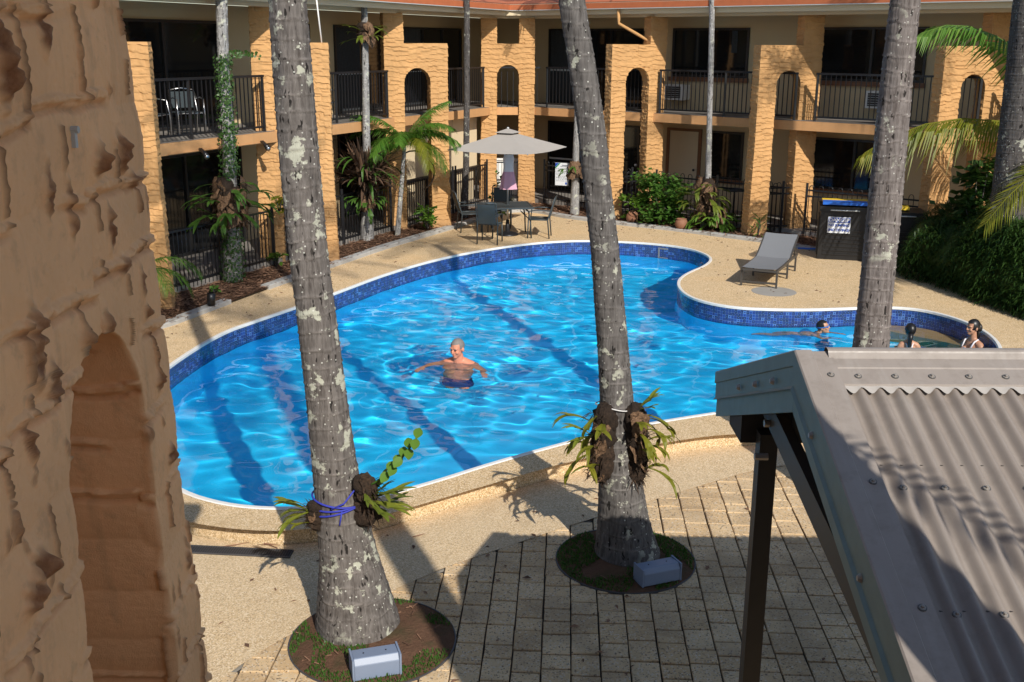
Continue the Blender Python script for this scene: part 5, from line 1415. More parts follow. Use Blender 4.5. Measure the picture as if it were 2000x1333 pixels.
# hedge of fine dark foliage along the right of the deck
def hedge(name, label, line, depth, hgt, n, seed):
    rg = np.random.default_rng(seed); e = empty(name, label, 'hedge', loc=(line[0][0], line[0][1], 0))
    ln = [np.array(p, float) for p in line]; V = []; F = []
    seg = [np.linalg.norm(ln[i + 1] - ln[i]) for i in range(len(ln) - 1)]; T = sum(seg)
    for i in range(n):
        d = rg.uniform(0, T); k = 0
        while d > seg[k] and k < len(seg) - 1: d -= seg[k]; k += 1
        t = (ln[k + 1] - ln[k]) / seg[k]; p = ln[k] + t * min(d, seg[k]); nv = np.array([-t[1], t[0]]);
        if nv[0] < 0: nv = -nv
        a = rg.uniform(0, PI * .62); q = 1 - .28 * rg.uniform() ** 2
        bump = 1 + .22 * float(vnoise(np.array(p[0] * 2.1 + a * 1.5), np.array(p[1] * 2.1 + a), seed))
        off = depth * .55 * (1 - math.cos(a) * q * bump); z = hgt * math.sin(min(a, PI / 2)) * q * bump + .02 if a < PI / 2 else hgt * q * bump * (1 - .1 * (a - PI / 2))
        b = np.array([p[0] + nv[0] * off, p[1] + nv[1] * off, max(z, .03)]) - np.array([line[0][0], line[0][1], 0])
        L = rg.uniform(.10, .26); az = rg.uniform(0, 6.283); el = rg.uniform(-.5, .9); w = rg.uniform(.004, .010)
        dv = np.array([math.cos(az) * math.cos(el) - nv[0] * .5, math.sin(az) * math.cos(el) - nv[1] * .5, math.sin(el)]); dv /= np.linalg.norm(dv)
        s = np.cross(dv, [0, 0, 1]); s /= np.linalg.norm(s) + 1e-6
        m1 = b + dv * L * .55; m2 = b + dv * L + np.array([0, 0, -.35 * L]); o = len(V)
        V += [b - s * w, b + s * w, m1 + s * w * 1.2, m1 - s * w * 1.2, m2]; F += [(o, o + 1, o + 2, o + 3), (o + 3, o + 2, o + 4)]
    me = bpy.data.meshes.new('foliage'); me.from_pydata([tuple(v) for v in V], [], F); me.materials.append(MAT['leaf_dark']); link('foliage', me, e)
    core = MB(); W2 = depth * .55
    for k in range(len(ln) - 1):
        t = (ln[k + 1] - ln[k]) / seg[k]; nv = np.array([-t[1], t[0]]); nv = -nv if nv[0] < 0 else nv
        for j in range(max(1, int(seg[k] / .5))):
            p = ln[k] + t * (j + .5) * .5 + nv * depth * .55 - np.array(line[0]); core.ellipsoid((p[0], p[1], hgt * .35), (W2 * .82, W2 * .82, hgt * .52), 10, 8)
    core.build('branches', MAT['leaf_dark'], e, True)
hedge('fern_hedge', 'dense dark green feathery hedge along the right side of the deck', [(7.75, 21.3), (7.75, 20.3), (8.0, 19.3), (8.25, 18.2), (8.7, 17.0), (9.3, 15.6), (9.8, 14.6)], 1.7, 1.35, 30000, 91)
leafy('leafy_shrub', 'mid green fern tuft rising out of the hedge beside the dark palm', (8.75, 20.0, .8), .5, .8, 500, .14, 'leaf_dark', 60, stems=4)

# pots
def pot(name, label, loc, r, h, tilt=0.):
    m = MB(); m.lathe([(r * .55, 0), (r * .85, h * .25), (r, h * .55), (r * .85, h * .85), (r * .7, h * .93), (r * .82, h), (r * .72, h), (r * .6, h * .9)], 20)
    o = m.build(name, MAT['terracotta_pot'], smooth=True); o.location = loc; o.rotation_euler = (tilt, tilt * .5, 0); return tag(o, label, 'pot', 'terracotta pots in the bed')
pot('clay_pot', 'squat terracotta pot at the kerb in front of the thin right palm', (4.12, 25.75, .05), .16, .26)
pot('clay_urn', 'dark terracotta urn lying in the bed beside the arched pillar', (2.98, 26.75, .06), .15, .28, .5)

# ------------------------------------------------------------------ patio set
ux, uy = -.12, 25.15
um = empty('patio_umbrella', 'square beige market umbrella open over the patio table', 'umbrella', loc=(ux, uy, 0))
bs = MB(); bs.lathe([(.27, 0), (.27, .02), (.20, .06), (.06, .09), (.04, .35), (.03, .36)], 24); bs.build('base', MAT['black_metal'], um, True)
bs = MB(); bs.tube([(0, 0, .09), (0, 0, 2.5)], .024, 12); bs.build('pole', MAT['aluminium'], um, True)
cn = MB(); rot = math.radians(18); R0 = 1.48; zt, ze = 2.45, 2.04
N = 12; vs = [(0, 0, zt)]; fs = []
cor = [(math.cos(rot + k * PI / 2) * R0, math.sin(rot + k * PI / 2) * R0) for k in range(4)]
for s in range(4):
    a, b = np.array(cor[s]), np.array(cor[(s + 1) % 4]); g = []
    for i in range(N + 1):
        t = i / N; row = []
        for j in range(N + 1):
            u = j / N; p = (a * (1 - u) + b * u) * t; sag = .05 * t * math.sin(PI * u) * t
            row.append((p[0], p[1], zt - (zt - ze) * t ** .93 - sag * .6))
        g.append(row)
    o = len(cn.v); cn.add([q for r in g for q in r], [(i * (N + 1) + j, (i + 1) * (N + 1) + j, (i + 1) * (N + 1) + j + 1, i * (N + 1) + j + 1) for i in range(N) for j in range(N)])
    cn.add([(a[0], a[1], ze), (b[0], b[1], ze), (b[0], b[1], ze - .02), (a[0], a[1], ze - .02)], []) if False else None
cn.build('canopy', MAT['canvas'], um, True)
vt = MB(); vt.add([(0, 0, zt + .05)] + [(c[0] * .22, c[1] * .22, zt - .045) for c in cor], [(0, 1, 2), (0, 2, 3), (0, 3, 4), (0, 4, 1)]); vt.build('vent', MAT['canvas'], um)
fi = MB(); fi.lathe([(.02, zt + .035), (.028, zt + .055), (.02, zt + .075), (.006, zt + .08)], 12); fi.build('finial', MAT['gutter_grey'], um, True)
for c in cor:
    rb = MB(); rb.bar((0, 0, zt - .03), (c[0] * .98, c[1] * .98, ze - .012), .02, .02); rb.build('rib', MAT['gutter_grey'], um)

tb = empty('patio_table', 'square dark mesh patio table round the umbrella pole', 'table', loc=(-.08, 25.05, 0), rz=math.radians(8))
t = MB(); t.box((0, 0, .715), (.98, .98, .025)); t.build('tabletop', MAT['mesh_seat'], tb)
t = MB()
for a, b in (((-.5, -.5), (.5, -.5)), ((.5, -.5), (.5, .5)), ((.5, .5), (-.5, .5)), ((-.5, .5), (-.5, -.5))): t.bar((*a, .715), (*b, .715), .035, .04)
t.build('rim', MAT['patio_metal'], tb)
for sx in (-1, 1):
    for sy in (-1, 1):
        l = MB(); l.tube([(sx * .32, sy * .32, .69), (sx * .40, sy * .40, .62), (sx * .44, sy * .44, .4), (sx * .46, sy * .46, 0)], .018, 8); l.build('leg', MAT['patio_metal'], tb, True)
    l = MB(); l.tube([(sx * .44, -.44, .42), (sx * .3, -.2, .55), (sx * .3, .2, .55), (sx * .44, .44, .42)], .012, 6); l.build('brace', MAT['patio_metal'], tb, True)

def patio_chair(name, label, loc, rz):
    """front of the seat faces local +y"""
    e = empty(name, label, 'chair', 'dark mesh chairs round the patio table', loc, rz)
    s = MB(); s.add([(x, y, .44 - .015 * math.sin(PI * (y + .22) / .44)) for y in np.linspace(-.22, .22, 6) for x in (-.22, .22)], [(2 * i, 2 * i + 1, 2 * i + 3, 2 * i + 2) for i in range(5)]); s.build('seat', MAT['mesh_seat'], e, True)
    s = MB(); s.add([(x, -.22 - .16 * t - .02 * math.sin(PI * t), .46 + .48 * t) for t in np.linspace(0, 1, 7) for x in (-.21, .21)], [(2 * i, 2 * i + 1, 2 * i + 3, 2 * i + 2) for i in range(6)]); s.build('backrest', MAT['mesh_seat'], e, True)
    for x in (-.235, .235):
        s = MB(); s.tube([(x, -.27, 0), (x, -.23, .44), (x, -.39, .95), (x * .9, -.40, .97)], .016, 8); s.build('rear_leg', MAT['patio_metal'], e, True)
        s = MB(); s.tube([(x, .24, 0), (x, .22, .44)], .016, 8); s.build('front_leg', MAT['patio_metal'], e, True)
        s = MB(); s.tube([(x, .23, .44), (x, -.22, .44)], .014, 8); s.build('seat_rail', MAT['patio_metal'], e, True)
        s = MB(); s.tube([(x, .22, .44), (x * 1.05, .20, .64), (x * 1.05, .05, .67), (x * 1.03, -.28, .66)], .014, 8); s.build('armrest', MAT['patio_metal'], e, True)
    s = MB(); s.tube([(-.235, .22, .435), (.235, .22, .435)], .014, 8); s.tube([(-.21, -.395, .965), (.21, -.395, .965)], .015, 8); s.build('cross_rail', MAT['patio_metal'], e, True)
    return e
patio_chair('patio_chair', 'dark mesh chair left of the patio table, side on', (-1.05, 25.65, 0), math.radians(-75))
patio_chair('patio_chair', 'dark mesh chair in front of the patio table with its back to the pool', (-.52, 24.05, 0), math.radians(-12))
patio_chair('patio_chair', 'dark mesh chair right of the patio table, side on', (.62, 24.85, 0), math.radians(82))
patio_chair('patio_chair', 'dark mesh chair behind the patio table facing the pool', (-.28, 26.25, 0), math.radians(178))

# dress hanging from the umbrella
dr = empty('hanging_dress', 'pale pink dress on a hanger hung under the umbrella', 'dress', loc=(ux + .02, uy - .10, 0))
def skirt(prof, n, name, mat, ph=0.):
    V = []
    for (rx, ry, z, fl) in prof:
        for k in range(n):
            a = 2 * PI * k / n; f = 1 + fl * math.sin(a * 7 + ph + z * 3); V.append((.82 * rx * math.cos(a) * f, .82 * ry * math.sin(a) * f, z))
    return link(name, npmesh(name, V, rowsfaces(len(prof), n, True), MAT[mat]), dr)
skirt([(.155, .07, 1.50, .03), (.145, .065, 1.62, .02), (.15, .06, 1.72, .02), (.165, .055, 1.80, 0), (.13, .045, 1.90, 0)], 36, 'bodice', 'white_cloth')
skirt([(.24, .13, 1.10, .10), (.215, .115, 1.25, .08), (.185, .095, 1.40, .06), (.155, .072, 1.51, .03)], 48, 'skirt', 'pink_cloth', .6)
for x in (-.10, .10):
    s = MB(); s.tube([(x, -.02, 1.88), (x * .8, -.01, 1.98), (x * .4, 0, 2.02)], .012, 6); s.build('strap', MAT['white_cloth'], dr, True)
s = MB(); s.tube([(-.14, 0, 1.97), (0, 0, 2.05), (.14, 0, 1.97)], .008, 6); s.tube([(0, 0, 2.05), (.01, 0, 2.12), (.03, .03, 2.15)], .005, 6); s.build('hanger', MAT['dark_frame'], dr, True)

# white gate panel seen behind the table, pool rules sign
x0, y0 = -.30, 30.35
gt = empty('white_gate', 'white gate leaf standing behind the fence in the corner archway', 'gate', loc=(x0, y0 + .6, .15))
s = MB(); s.box((.12, 0, .52), (.80, .05, 1.0)); s.build('leaf', MAT['white_paint'], gt)
s = MB(); s.box((.12, -.03, 1.04), (.84, .06, .05)); s.build('top_rail', MAT['white_paint'], gt)
gf = empty('corner_gate', 'black barred gate in the corner archway', 'gate', loc=(-.46, 30.14, 0))
for z in (.2, 1.18):
    s = MB(); s.bar((0, 0, z), (.62, .05, z), .03, .035); s.build('rail', MAT['black_metal'], gf)
for i in range(6):
    o = link('picket', pick_me, gf); o.location = (.04 + i * .108, .004 * i, .1)

sg = empty('pool_rules_sign', 'white pool rules board with green and blue corner stripes on the fence', 'sign', loc=W(WR, 1.02, -.03, .62), rz=math.radians(-22))
s = MB(); s.box((0, 0, .31), (.40, .012, .62)); s.build('board', MAT['sign_white'], sg)
s = MB(); s.add([(-.198, -.009, .615), (-.198, -.009, .50), (-.09, -.009, .615)], [(0, 1, 2)]); s.build('corner_stripe', MAT['sign_blue'], sg)
s = MB(); s.add([(-.198, -.010, .495), (-.198, -.010, .455), (-.045, -.010, .615), (-.085, -.010, .615)], [(0, 1, 2, 3)]); s.build('corner_stripe', MAT['sign_green'], sg)
pr = MB(); rg_ = random.Random(8)
pr.box((.07, -.008, .555), (.16, .002, .022)); pr.box((.06, -.008, .52), (.22, .002, .014))
for r_ in range(9):
    z = .46 - r_ * .042; x = -.17
    while x < .16:
        w_ = rg_.uniform(.02, .05); pr.box((x + w_ / 2, -.008, z), (w_, .002, .010 + .008 * (r_ % 3 == 0))); x += w_ + rg_.uniform(.012, .03)
pr.build('print', MAT['sign_ink'], sg)
s = MB(); s.box((.12, -.008, .06), (.05, .002, .06)); s.build('emblem', MAT['sign_blue'], sg)

# ------------------------------------------------------------------ sun lounger
lo = empty('sun_lounger', 'grey sling sun lounger with raised back on the deck beside the pool', 'sun lounger', loc=(4.62, 19.52, 0), rz=math.atan2(1.82, .86) - PI / 2)
def lbar(mb, *p): mb.tube(p, .019, 8); return mb
HW = .33
for x in (-HW, HW):
    f = MB(); f.bar((x, 0, .33), (x, 1.95, .33), .035, .05); f.build('side_rail', MAT['lounger_frame'], lo)
    f = MB(); f.bar((x, 1.22, .345), (x, 1.92, .70), .03, .04); f.build('back_rail', MAT['lounger_frame'], lo)
    for y in (.06, 1.05, 1.85):
        f = MB(); f.bar((x, y, 0), (x, y, .31), .035, .035); f.build('leg', MAT['lounger_frame'], lo)
for y, z in ((.0, .33), (1.95, .33), (.06, .09), (1.05, .09), (1.85, .09)):
    f = MB(); f.bar((-HW + .018, y, z), (HW - .018, y, z), .03, .035); f.build('cross_bar', MAT['lounger_frame'], lo)
f = MB(); f.bar((-HW, 1.62, .52), (-HW, 1.72, .33), .02, .02); f.bar((HW, 1.62, .52), (HW, 1.72, .33), .02, .02); f.build('back_prop', MAT['lounger_frame'], lo)
def slingm(y0, z0, y1, z1, n=8): 
    V = [(x, y0 + (y1 - y0) * t, z0 + (z1 - z0) * t - .012 * math.sin(PI * t) - .01 * math.cos(x / HW * PI / 2)) for t in np.linspace(0, 1, n) for x in np.linspace(-HW + .01, HW - .01, 7)]
    return npmesh('sling', V, rowsfaces(n, 7, False), MAT['sling'])
link('seat_sling', slingm(.0, .372, 1.22, .372), lo); link('back_sling', slingm(1.22, .372, 1.93, .735), lo)

# ------------------------------------------------------------------ black storage bins and the danger sign
def bin_(label, loc, rz, w, d, hgt, foam):
    e = empty('storage_bin', label, 'storage bin', 'black storage bins', loc, rz)
    s = MB(); s.box((0, 0, hgt * .44), (w, d, hgt * .88)); s.build('body', MAT['black_plastic'], e)
    for k in range(7):
        s = MB(); s.box((0, -d / 2 - .008, .12 + k * .085), (w * .8, .02, .03)); s.build('louvre', MAT['black_plastic'], e)
    s = MB(); s.box((0, -.02, hgt * .88 + .05), (w + .05, d + .06, .10)); s.build('lid', MAT['black_plastic'], e)
    s = MB(); s.tube([(-w * .3, -d / 2 - .06, hgt * .9), (w * .3, -d / 2 - .06, hgt * .9)], .014, 8); s.build('handle', MAT['gutter_grey'], e, True)
    for x in (-w / 2 - .012, w / 2 + .012):
        s = MB(); s.box((x, 0, hgt * .42), (.02, d * .8, hgt * .7)); s.build('side_rib', MAT['black_plastic'], e)
    return e
BR = math.radians(-14)
B1 = bin_('black louvred storage bin carrying the danger sign, behind the sun lounger', (7.08, 22.6, 0), BR, .98, .75, 1.18, True)
B2 = bin_('second black storage bin, between the right palm and the hedge', (8.25, 22.3, 0), BR, .70, .7, 1.10, False)
kb = MB(); kb.box((0, 0, .015), (.95, .45, .03)); o = kb.build('foam_board', MAT['yellow_foam']); o.location = (7.10, 22.62, 1.165); o.rotation_euler = (0, 0, BR); o.location.z = 1.19
tag(o, 'flat yellow foam board on top of the signed bin', 'foam board')
kb = MB(); kb.box((0, 0, .03), (1.0, .30, .06)); o = kb.build('foam_board', MAT['blue_lid']); o.location = (7.04, 22.28, 1.14 - .0); o.rotation_euler = (0, 0, BR); o.location.z = 1.18
tag(o, 'thick blue foam board along the front of the signed bin lid', 'foam board')
kb = MB(); kb.box((0, 0, .03), (.3, .3, .06)); o = kb.build('foam_board', MAT['yellow_foam']); o.location = (8.15, 22.2, 1.10); o.rotation_euler = (0, 0, BR)
tag(o, 'small yellow foam block on the second bin', 'foam board')
cr, sr = math.cos(BR), math.sin(BR)
ds = empty('danger_sign', 'white and blue danger sign reading no jumping no diving on the bin', 'sign', loc=(7.08 + cr * -.10 + sr * .42, 22.6 + sr * -.10 - cr * .42, .58), rz=BR)
s = MB(); s.box((0, 0, .17), (.46, .012, .34)); s.build('board', MAT['sign_white'], ds)
s = MB(); s.box((0, -.008, .275), (.44, .004, .105)); s.build('header', MAT['sign_blue'], ds)
def text(body, size, z, mat, par, bold=.004):
    c = bpy.data.curves.new('text', 'FONT'); c.body = body; c.size = size; c.align_x = 'CENTER'; c.align_y = 'CENTER'; c.extrude = .001; c.offset = bold
    o = bpy.data.objects.new('text', c); COL.objects.link(o); me = bpy.data.meshes.new_from_object(o); bpy.data.objects.remove(o); me.materials.clear(); me.materials.append(MAT[mat]); o = bpy.data.objects.new('lettering', me); COL.objects.link(o); o.parent = par; o.location = (0, -.0125, z); o.rotation_euler = (PI / 2, 0, 0); return o
text('DANGER', .105, .275, 'sign_white', ds); text('NO JUMPING', .072, .165, 'sign_blue', ds, .002); text('\u2297 NO DIVING \u2297', .066, .065, 'sign_blue', ds, .002) if False else text('NO DIVING', .072, .065, 'sign_blue', ds, .002)
for x in (-.195, .195):
    s = MB(); s.tube([(x + .022 * math.cos(a), -.009, .065 + .022 * math.sin(a)) for a in np.linspace(0, 2 * PI, 17)], .005, 5, False); s.bar((x - .014, -.009, .051), (x + .014, -.009, .079), .006, .006); s.build('symbol', MAT['sign_blue'], ds)
fl = MB(); fl.box((0, 0, .28), (.10, .012, .55)); o = fl.build('towel', MAT['red_cloth']); o.location = (7.62, 21.95, .3); o.rotation_euler = (.12, 0, BR - .4)
tag(o, 'narrow red and white towel hanging beside the signed bin, behind the right palm', 'towel')
hz = MB(); hz.tube([(6.35, 23.3, .05), (6.6, 23.2, .06), (6.9, 23.15, .06), (7.1, 23.2, .05)], .02, 8); tag(hz.build('pool_hose', MAT['blue_lid'], smooth=True), 'short light blue pool hose lying behind the lounger', 'hose')

# ------------------------------------------------------------------ low blue-grey up-light boxes by the planters
def light_box(label, loc, rz, w, d, hgt):
    e = empty('uplight_box', label, 'light', 'up-light boxes at the palm planters', loc, rz)
    s = MB(); y0, y1 = -d / 2, d / 2
    P = [(y0, 0), (y1, 0), (y1, hgt * .92), (y0 + d * .18, hgt), (y0, hgt * .72)]
    vs = [(x, y, z) for x in (-w / 2, w / 2) for y, z in P]; n = 5
    s.add(vs, [tuple(range(n)), tuple(range(n, 2 * n))[::-1]] + [(i, n + i, n + (i + 1) % n, (i + 1) % n) for i in range(n)])
    o = s.build('housing', MAT['grey_box'], e); b = o.modifiers.new('bevel', 'BEVEL'); b.width = .006; b.segments = 2
    for x in (-w / 2 - .008, w / 2 + .008):
        s = MB(); s.box((x, 0, hgt * .5), (.014, d * 1.02, hgt * 1.02)); s.build('end_plate', MAT['grey_box'], e)
    for x in (-w * .25, w * .25):
        s = MB(); s.lathe([(.006, 0), (.006, .004)], 8, (x, .01, hgt * .97)); s.build('screw', MAT['black_metal'], e)
light_box('blue-grey box light at the foot of the lichen-patched palm', (-1.02, 7.06, LOW + .02), math.radians(17), .34, .18, .17)
light_box('blue-grey box light in the shade at the foot of the leaning palm', (1.30, 8.50, LOW + .03), math.radians(22), .36, .17, .16)
# garden spot and the white table corner beside the left pillar
s = MB(); s.tube([(0, 0, 0), (0, 0, .08)], .012, 6); s.tube([(0, 0, .06), (.02, -.02, .26)], [.07, .075], 12); o = s.build('garden_spotlight', MAT['black_metal'], smooth=True); o.location = (-5.12, 17.55, .04)
tag(o, 'short black garden spotlight at the gap in the left kerb', 'spotlight')
wt = empty('white_table', 'white table whose corner shows between the close pillar and the left arch pillar', 'table', loc=(-6.05, 16.2, 0), rz=.5)
s = MB(); s.box((0, 0, .72), (.8, .8, .04)); s.build('tabletop', MAT['white_paint'], wt)
for a in (-.33, .33):
    for b in (-.33, .33):
        s = MB(); s.box((a, b, .35), (.05, .05, .70)); s.build('leg', MAT['white_paint'], wt)

# ------------------------------------------------------------------ balcony and patio furniture in the shade of the wings
def tube_chair(label, loc, rz, mat='aluminium', seat='mesh_seat'):
    e = empty('balcony_chair', label, 'chair', 'chairs on the balconies and patios', loc, rz)
    for x in (-.25, .25):
        s = MB(); s.tube([(x, .26, 0), (x, .24, .40), (x, .20, .66), (x, .0, .69), (x, -.22, .66), (x * .9, -.30, .82)], .013, 7); s.build('front_leg', MAT[mat], e, True)
        s = MB(); s.tube([(x, -.30, 0), (x, -.20, .42), (x * .9, -.30, .82)], .013, 7); s.build('rear_leg', MAT[mat], e, True)
    s = MB(); s.tube([(-.225, -.30, .82), (0, -.32, .85), (.225, -.30, .82)], .013, 7); s.tube([(-.25, .23, .41), (.25, .23, .41)], .012, 7); s.build('cross_tube', MAT[mat], e, True)
    s = MB(); s.box((0, .0, .42), (.47, .44, .02)); s.build('seat', MAT[seat], e)
    s = MB(); s.box((0, -.27, .64), (.42, .02, .30)); s.build('backrest', MAT[seat], e)
    return e
def wloc(w, s, t, z): return W(w, s, t, z)
aL = math.atan2(WL[1][1], WL[1][0]); aR = math.atan2(WR[1][1], WR[1][0])
tube_chair('silver-framed chair on the upper left balcony, nearer the ivy-clad palm', wloc(WL, 1.6, .75, 2.715), aL + 2.6)
tube_chair('silver-framed chair on the upper left balcony, nearer the close pillar', wloc(WL, .75, .85, 2.715), aL + 3.4)
tube_chair('silver-framed chair on the balcony behind the thin whitish palm', wloc(WL, 5.9, .75, 2.715), aL + 2.4)
tube_chair('silver-framed chair on the patio below the thin whitish palm', wloc(WL, 5.6, .8, .152), aL + 2.4)
tube_chair('dark chair on the patio behind the hoop fence, left of the thin right palm', wloc(WR, 3.9, .8, .152), aR + 3.0, 'black_metal')
tube_chair('dark chair on the patio behind the hoop fence, right of the thin right palm', wloc(WR, 6.6, .7, .152), aR + 3.6, 'black_metal')
tt = empty('patio_side_table', 'small dark round table on the patio behind the hoop fence', 'table', loc=wloc(WR, 5.9, .8, .152))
s = MB(); s.lathe([(.30, .68), (.31, .70), (.30, .72)], 20); s.build('tabletop', MAT['black_metal'], tt)
s = MB(); s.tube([(0, 0, .0), (0, 0, .68)], .025, 8); s.lathe([(.2, 0), (.19, .02)], 16); s.build('stand', MAT['black_metal'], tt)

# ------------------------------------------------------------------ people in the pool
def limb(mb, pts, rad, n=12):
    mb.tube(pts, rad, n)
    for p, r in zip(pts, rad): mb.ellipsoid(p, (r, r, r), n, 8)
def body_obj(mb, e, mat, voxel=.009):
    o = mb.build('body', MAT[mat], e, True)
    r = o.modifiers.new('remesh', 'REMESH'); r.mode = 'VOXEL'; r.voxel_size = voxel; r.use_smooth_shade = True
    s = o.modifiers.new('smooth', 'SMOOTH'); s.factor = .5; s.iterations = 5
    o.cycles.is_caustics_receiver = True
    return o
def head(mb, c, M, k=1.0):
    """face towards local -y; M turns the head"""
    c = Vector(c)
    def el(p, r): mb.ellipsoid(c + M @ (Vector(p) * k), tuple(q * k for q in r), 14, 10, M)
    el((0, .01, .03), (.078, .098, .095)); el((0, -.022, -.045), (.060, .066, .070)); el((0, -.060, -.092), (.032, .030, .026))
    el((0, -.098, -.012), (.014, .020, .024)); el((0, -.106, -.028), (.017, .016, .013))
    el((-.032, -.078, .024), (.030, .018, .012)); el((.032, -.078, .024), (.030, .018, .012))
    el((-.040, -.066, -.030), (.026, .022, .022)); el((.040, -.066, -.030), (.026, .022, .022))
    el((0, -.080, -.060), (.027, .016, .010))
    for s in (-1, 1): el((s * .080, .012, -.008), (.012, .022, .034))
def face_bits(e, c, M, k=1.0):
    c = Vector(c)
    for s in (-1, 1):
        m = MB(); m.ellipsoid(c + M @ (Vector((s * .032, -.086, .004)) * k), (.011 * k, .008 * k, .007 * k), 10, 6, M); m.build('eye', MAT['eye_dark'], e, True)
        m = MB(); m.ellipsoid(c + M @ (Vector((s * .034, -.093, .026)) * k), (.020 * k, .006 * k, .005 * k), 10, 6, M); m.build('eyebrow', MAT['hair_grey'], e, True)
    m = MB(); m.ellipsoid(c + M @ (Vector((0, -.0955, -.060)) * k), (.022 * k, .006 * k, .005 * k), 10, 6, M); m.build('mouth', MAT['lips'], e, True)
def hair_cap(mb, c, M, k, rx, ry, rz, zc=.03, front=-.045, low=-.02, jit=.004, seed=1):
    """shell over the skull, open at the face"""
    rg = random.Random(seed); c = Vector(c); n, m_ = 26, 14; V = []; ok = []; F = []
    for i in range(m_ + 1):
        t = PI * .78 * i / m_
        for j in range(n):
            a = 2 * PI * j / n; q = Vector((rx * math.sin(t) * math.cos(a), .01 + ry * math.sin(t) * math.sin(a), zc + rz * math.cos(t))); q = q * (1 + rg.uniform(-jit, jit) * 4)
            V.append(c + M @ (q * k)); ok.append(not ((q.y < front and q.z < .075) or q.z < low - .35 * max(0, q.y)))
    for i in range(m_):
        for j in range(n):
            f = (i * n + j, (i + 1) * n + j, (i + 1) * n + (j + 1) % n, i * n + (j + 1) % n)
            if all(ok[x] for x in f): F.append(f)
    mb.add(V, F)
def hand(mb, w, d, up, k=1.0, curl=.25):
    """palm at the wrist w, fingers along d"""
    w, d, up = Vector(w), Vector(d).normalized(), Vector(up).normalized(); s = d.cross(up).normalized(); up = s.cross(d)
    for q in (-.024, -.008, .008, .024): limb(mb, [w + s * q * k * .7, w + (d * .085 + s * q) * k], [.014 * k, .012 * k], 8)
    for q, L in ((-.028, .062), (-.010, .076), (.009, .072), (.027, .055)):
        a = w + (d * .085 + s * q) * k; b = a + (d * .5 * L - up * curl * .3 * L) * k; c_ = b + (d * .5 * L - up * curl * L) * k
        limb(mb, [a, b, c_], [.0105 * k, .0095 * k, .008 * k], 8)
    a = w + (d * .025 - s * .026) * k; limb(mb, [a, a + (d * .03 - s * .024) * k, a + (d * .058 - s * .034) * k], [.013 * k, .011 * k, .009 * k], 8)

# the swimmer
pe = empty('person', 'bare-chested grey-haired person wading chest-deep in the middle of the pool, arms spread', 'person', loc=(-.82, 15.55, WZ - .15), rz=math.radians(-12))
b = MB()
Mh = Matrix.Rotation(math.radians(-22), 3, 'Z') @ Matrix.Rotation(math.radians(8), 3, 'X')
head(b, (0, -.045, .365), Mh, 1.12)
limb(b, [(0, .02, .12), (0, -.01, .26)], [.085, .072])
for s in (-1, 1):
    limb(b, [(s * .06, .03, .15), (s * .17, .03, .085), (s * .215, .03, .05)], [.07, .088, .086])
    b.ellipsoid((s * .10, -.075, -.05), (.12, .085, .085))
b.ellipsoid((0, .02, -.06), (.215, .135, .20)); b.ellipsoid((0, -.02, -.33), (.215, .185, .23)); b.ellipsoid((0, .02, -.58), (.20, .165, .16))
limb(b, [(-.235, .02, .04), (-.36, -.02, .03), (-.375, -.05, .035)], [.076, .058, .056]); limb(b, [(-.375, -.05, .035), (-.43, -.27, .075)], [.055, .035])
hand(b, (-.43, -.27, .075), (-.35, -.85, .02), (0, 0, 1), 1.15, .6)
limb(b, [(.235, .02, .03), (.37, -.03, -.11), (.385, -.06, -.11)], [.074, .058, .056]); limb(b, [(.385, -.06, -.11), (.415, -.285, -.005)], [.054, .034])
hand(b, (.415, -.285, -.005), (.45, -.85, .0), (0, 0, 1), 1.1, .3)
for s in (-1, 1):
    limb(b, [(s * .10, .02, -.62), (s * .13, -.12, -.86), (s * .12, .06, -1.09)], [.115, .075, .05]); limb(b, [(s * .12, .06, -1.09), (s * .14, -.12, -1.115)], [.042, .034])
body_obj(b, pe, 'skin_man', .0085)
face_bits(pe, (0, -.045, .365), Mh, 1.12)
hm = MB(); hair_cap(hm, (0, -.045, .365), Mh, 1.12, .0825, .1025, .099, front=-.052, low=.012, seed=2); hm.build('hair', MAT['hair_grey'], pe, True)
pe.scale = (1.08, 1.08, 1.06)
sh = MB(); sh.lathe([(.205, -.56), (.218, -.61), (.225, -.70), (.195, -.74)], 24, (0, .015, 0)); 
for s in (-1, 1): sh.tube([(s * .10, .01, -.66), (s * .12, -.07, -.80)], [.135, .115], 14)
so = sh.build('shorts', MAT['swim_blue'], pe, True); so.cycles.is_caustics_receiver = True

# woman seated at the rim of the wading end
wp = empty('person', 'dark-haired person in a white swimsuit top sitting at the rim of the wading end', 'person', loc=(7.30, 16.22, WZ), rz=math.radians(-68))
b = MB(); Mh = Matrix.Rotation(math.radians(-8), 3, 'Z'); k = 1.0
head(b, (0, -.02, .42), Mh, 1.0); limb(b, [(0, .02, .19), (0, .0, .33)], [.058, .05])
for s in (-1, 1):
    limb(b, [(s * .05, .02, .20), (s * .14, .02, .155), (s * .165, .02, .13)], [.05, .058, .058])
    limb(b, [(s * .175, .02, .12), (s * .215, .04, -.10)], [.052, .042]); limb(b, [(s * .215, .04, -.10), (s * .18, -.16, -.16)], [.040, .028]); hand(b, (s * .18, -.16, -.16), (-s * .2, -.9, -.1), (0, 0, 1), .9)
    b.ellipsoid((s * .068, -.085, .04), (.065, .06, .065))
    limb(b, [(s * .09, .0, -.28), (s * .10, -.42, -.26), (s * .10, -.48, -.28)], [.095, .066, .062]); limb(b, [(s * .10, -.48, -.28), (s * .10, -.50, -.60)], [.055, .038])
b.ellipsoid((0, .02, .07), (.155, .10, .15)); b.ellipsoid((0, .02, -.10), (.135, .10, .14)); b.ellipsoid((0, .04, -.25), (.17, .14, .11))
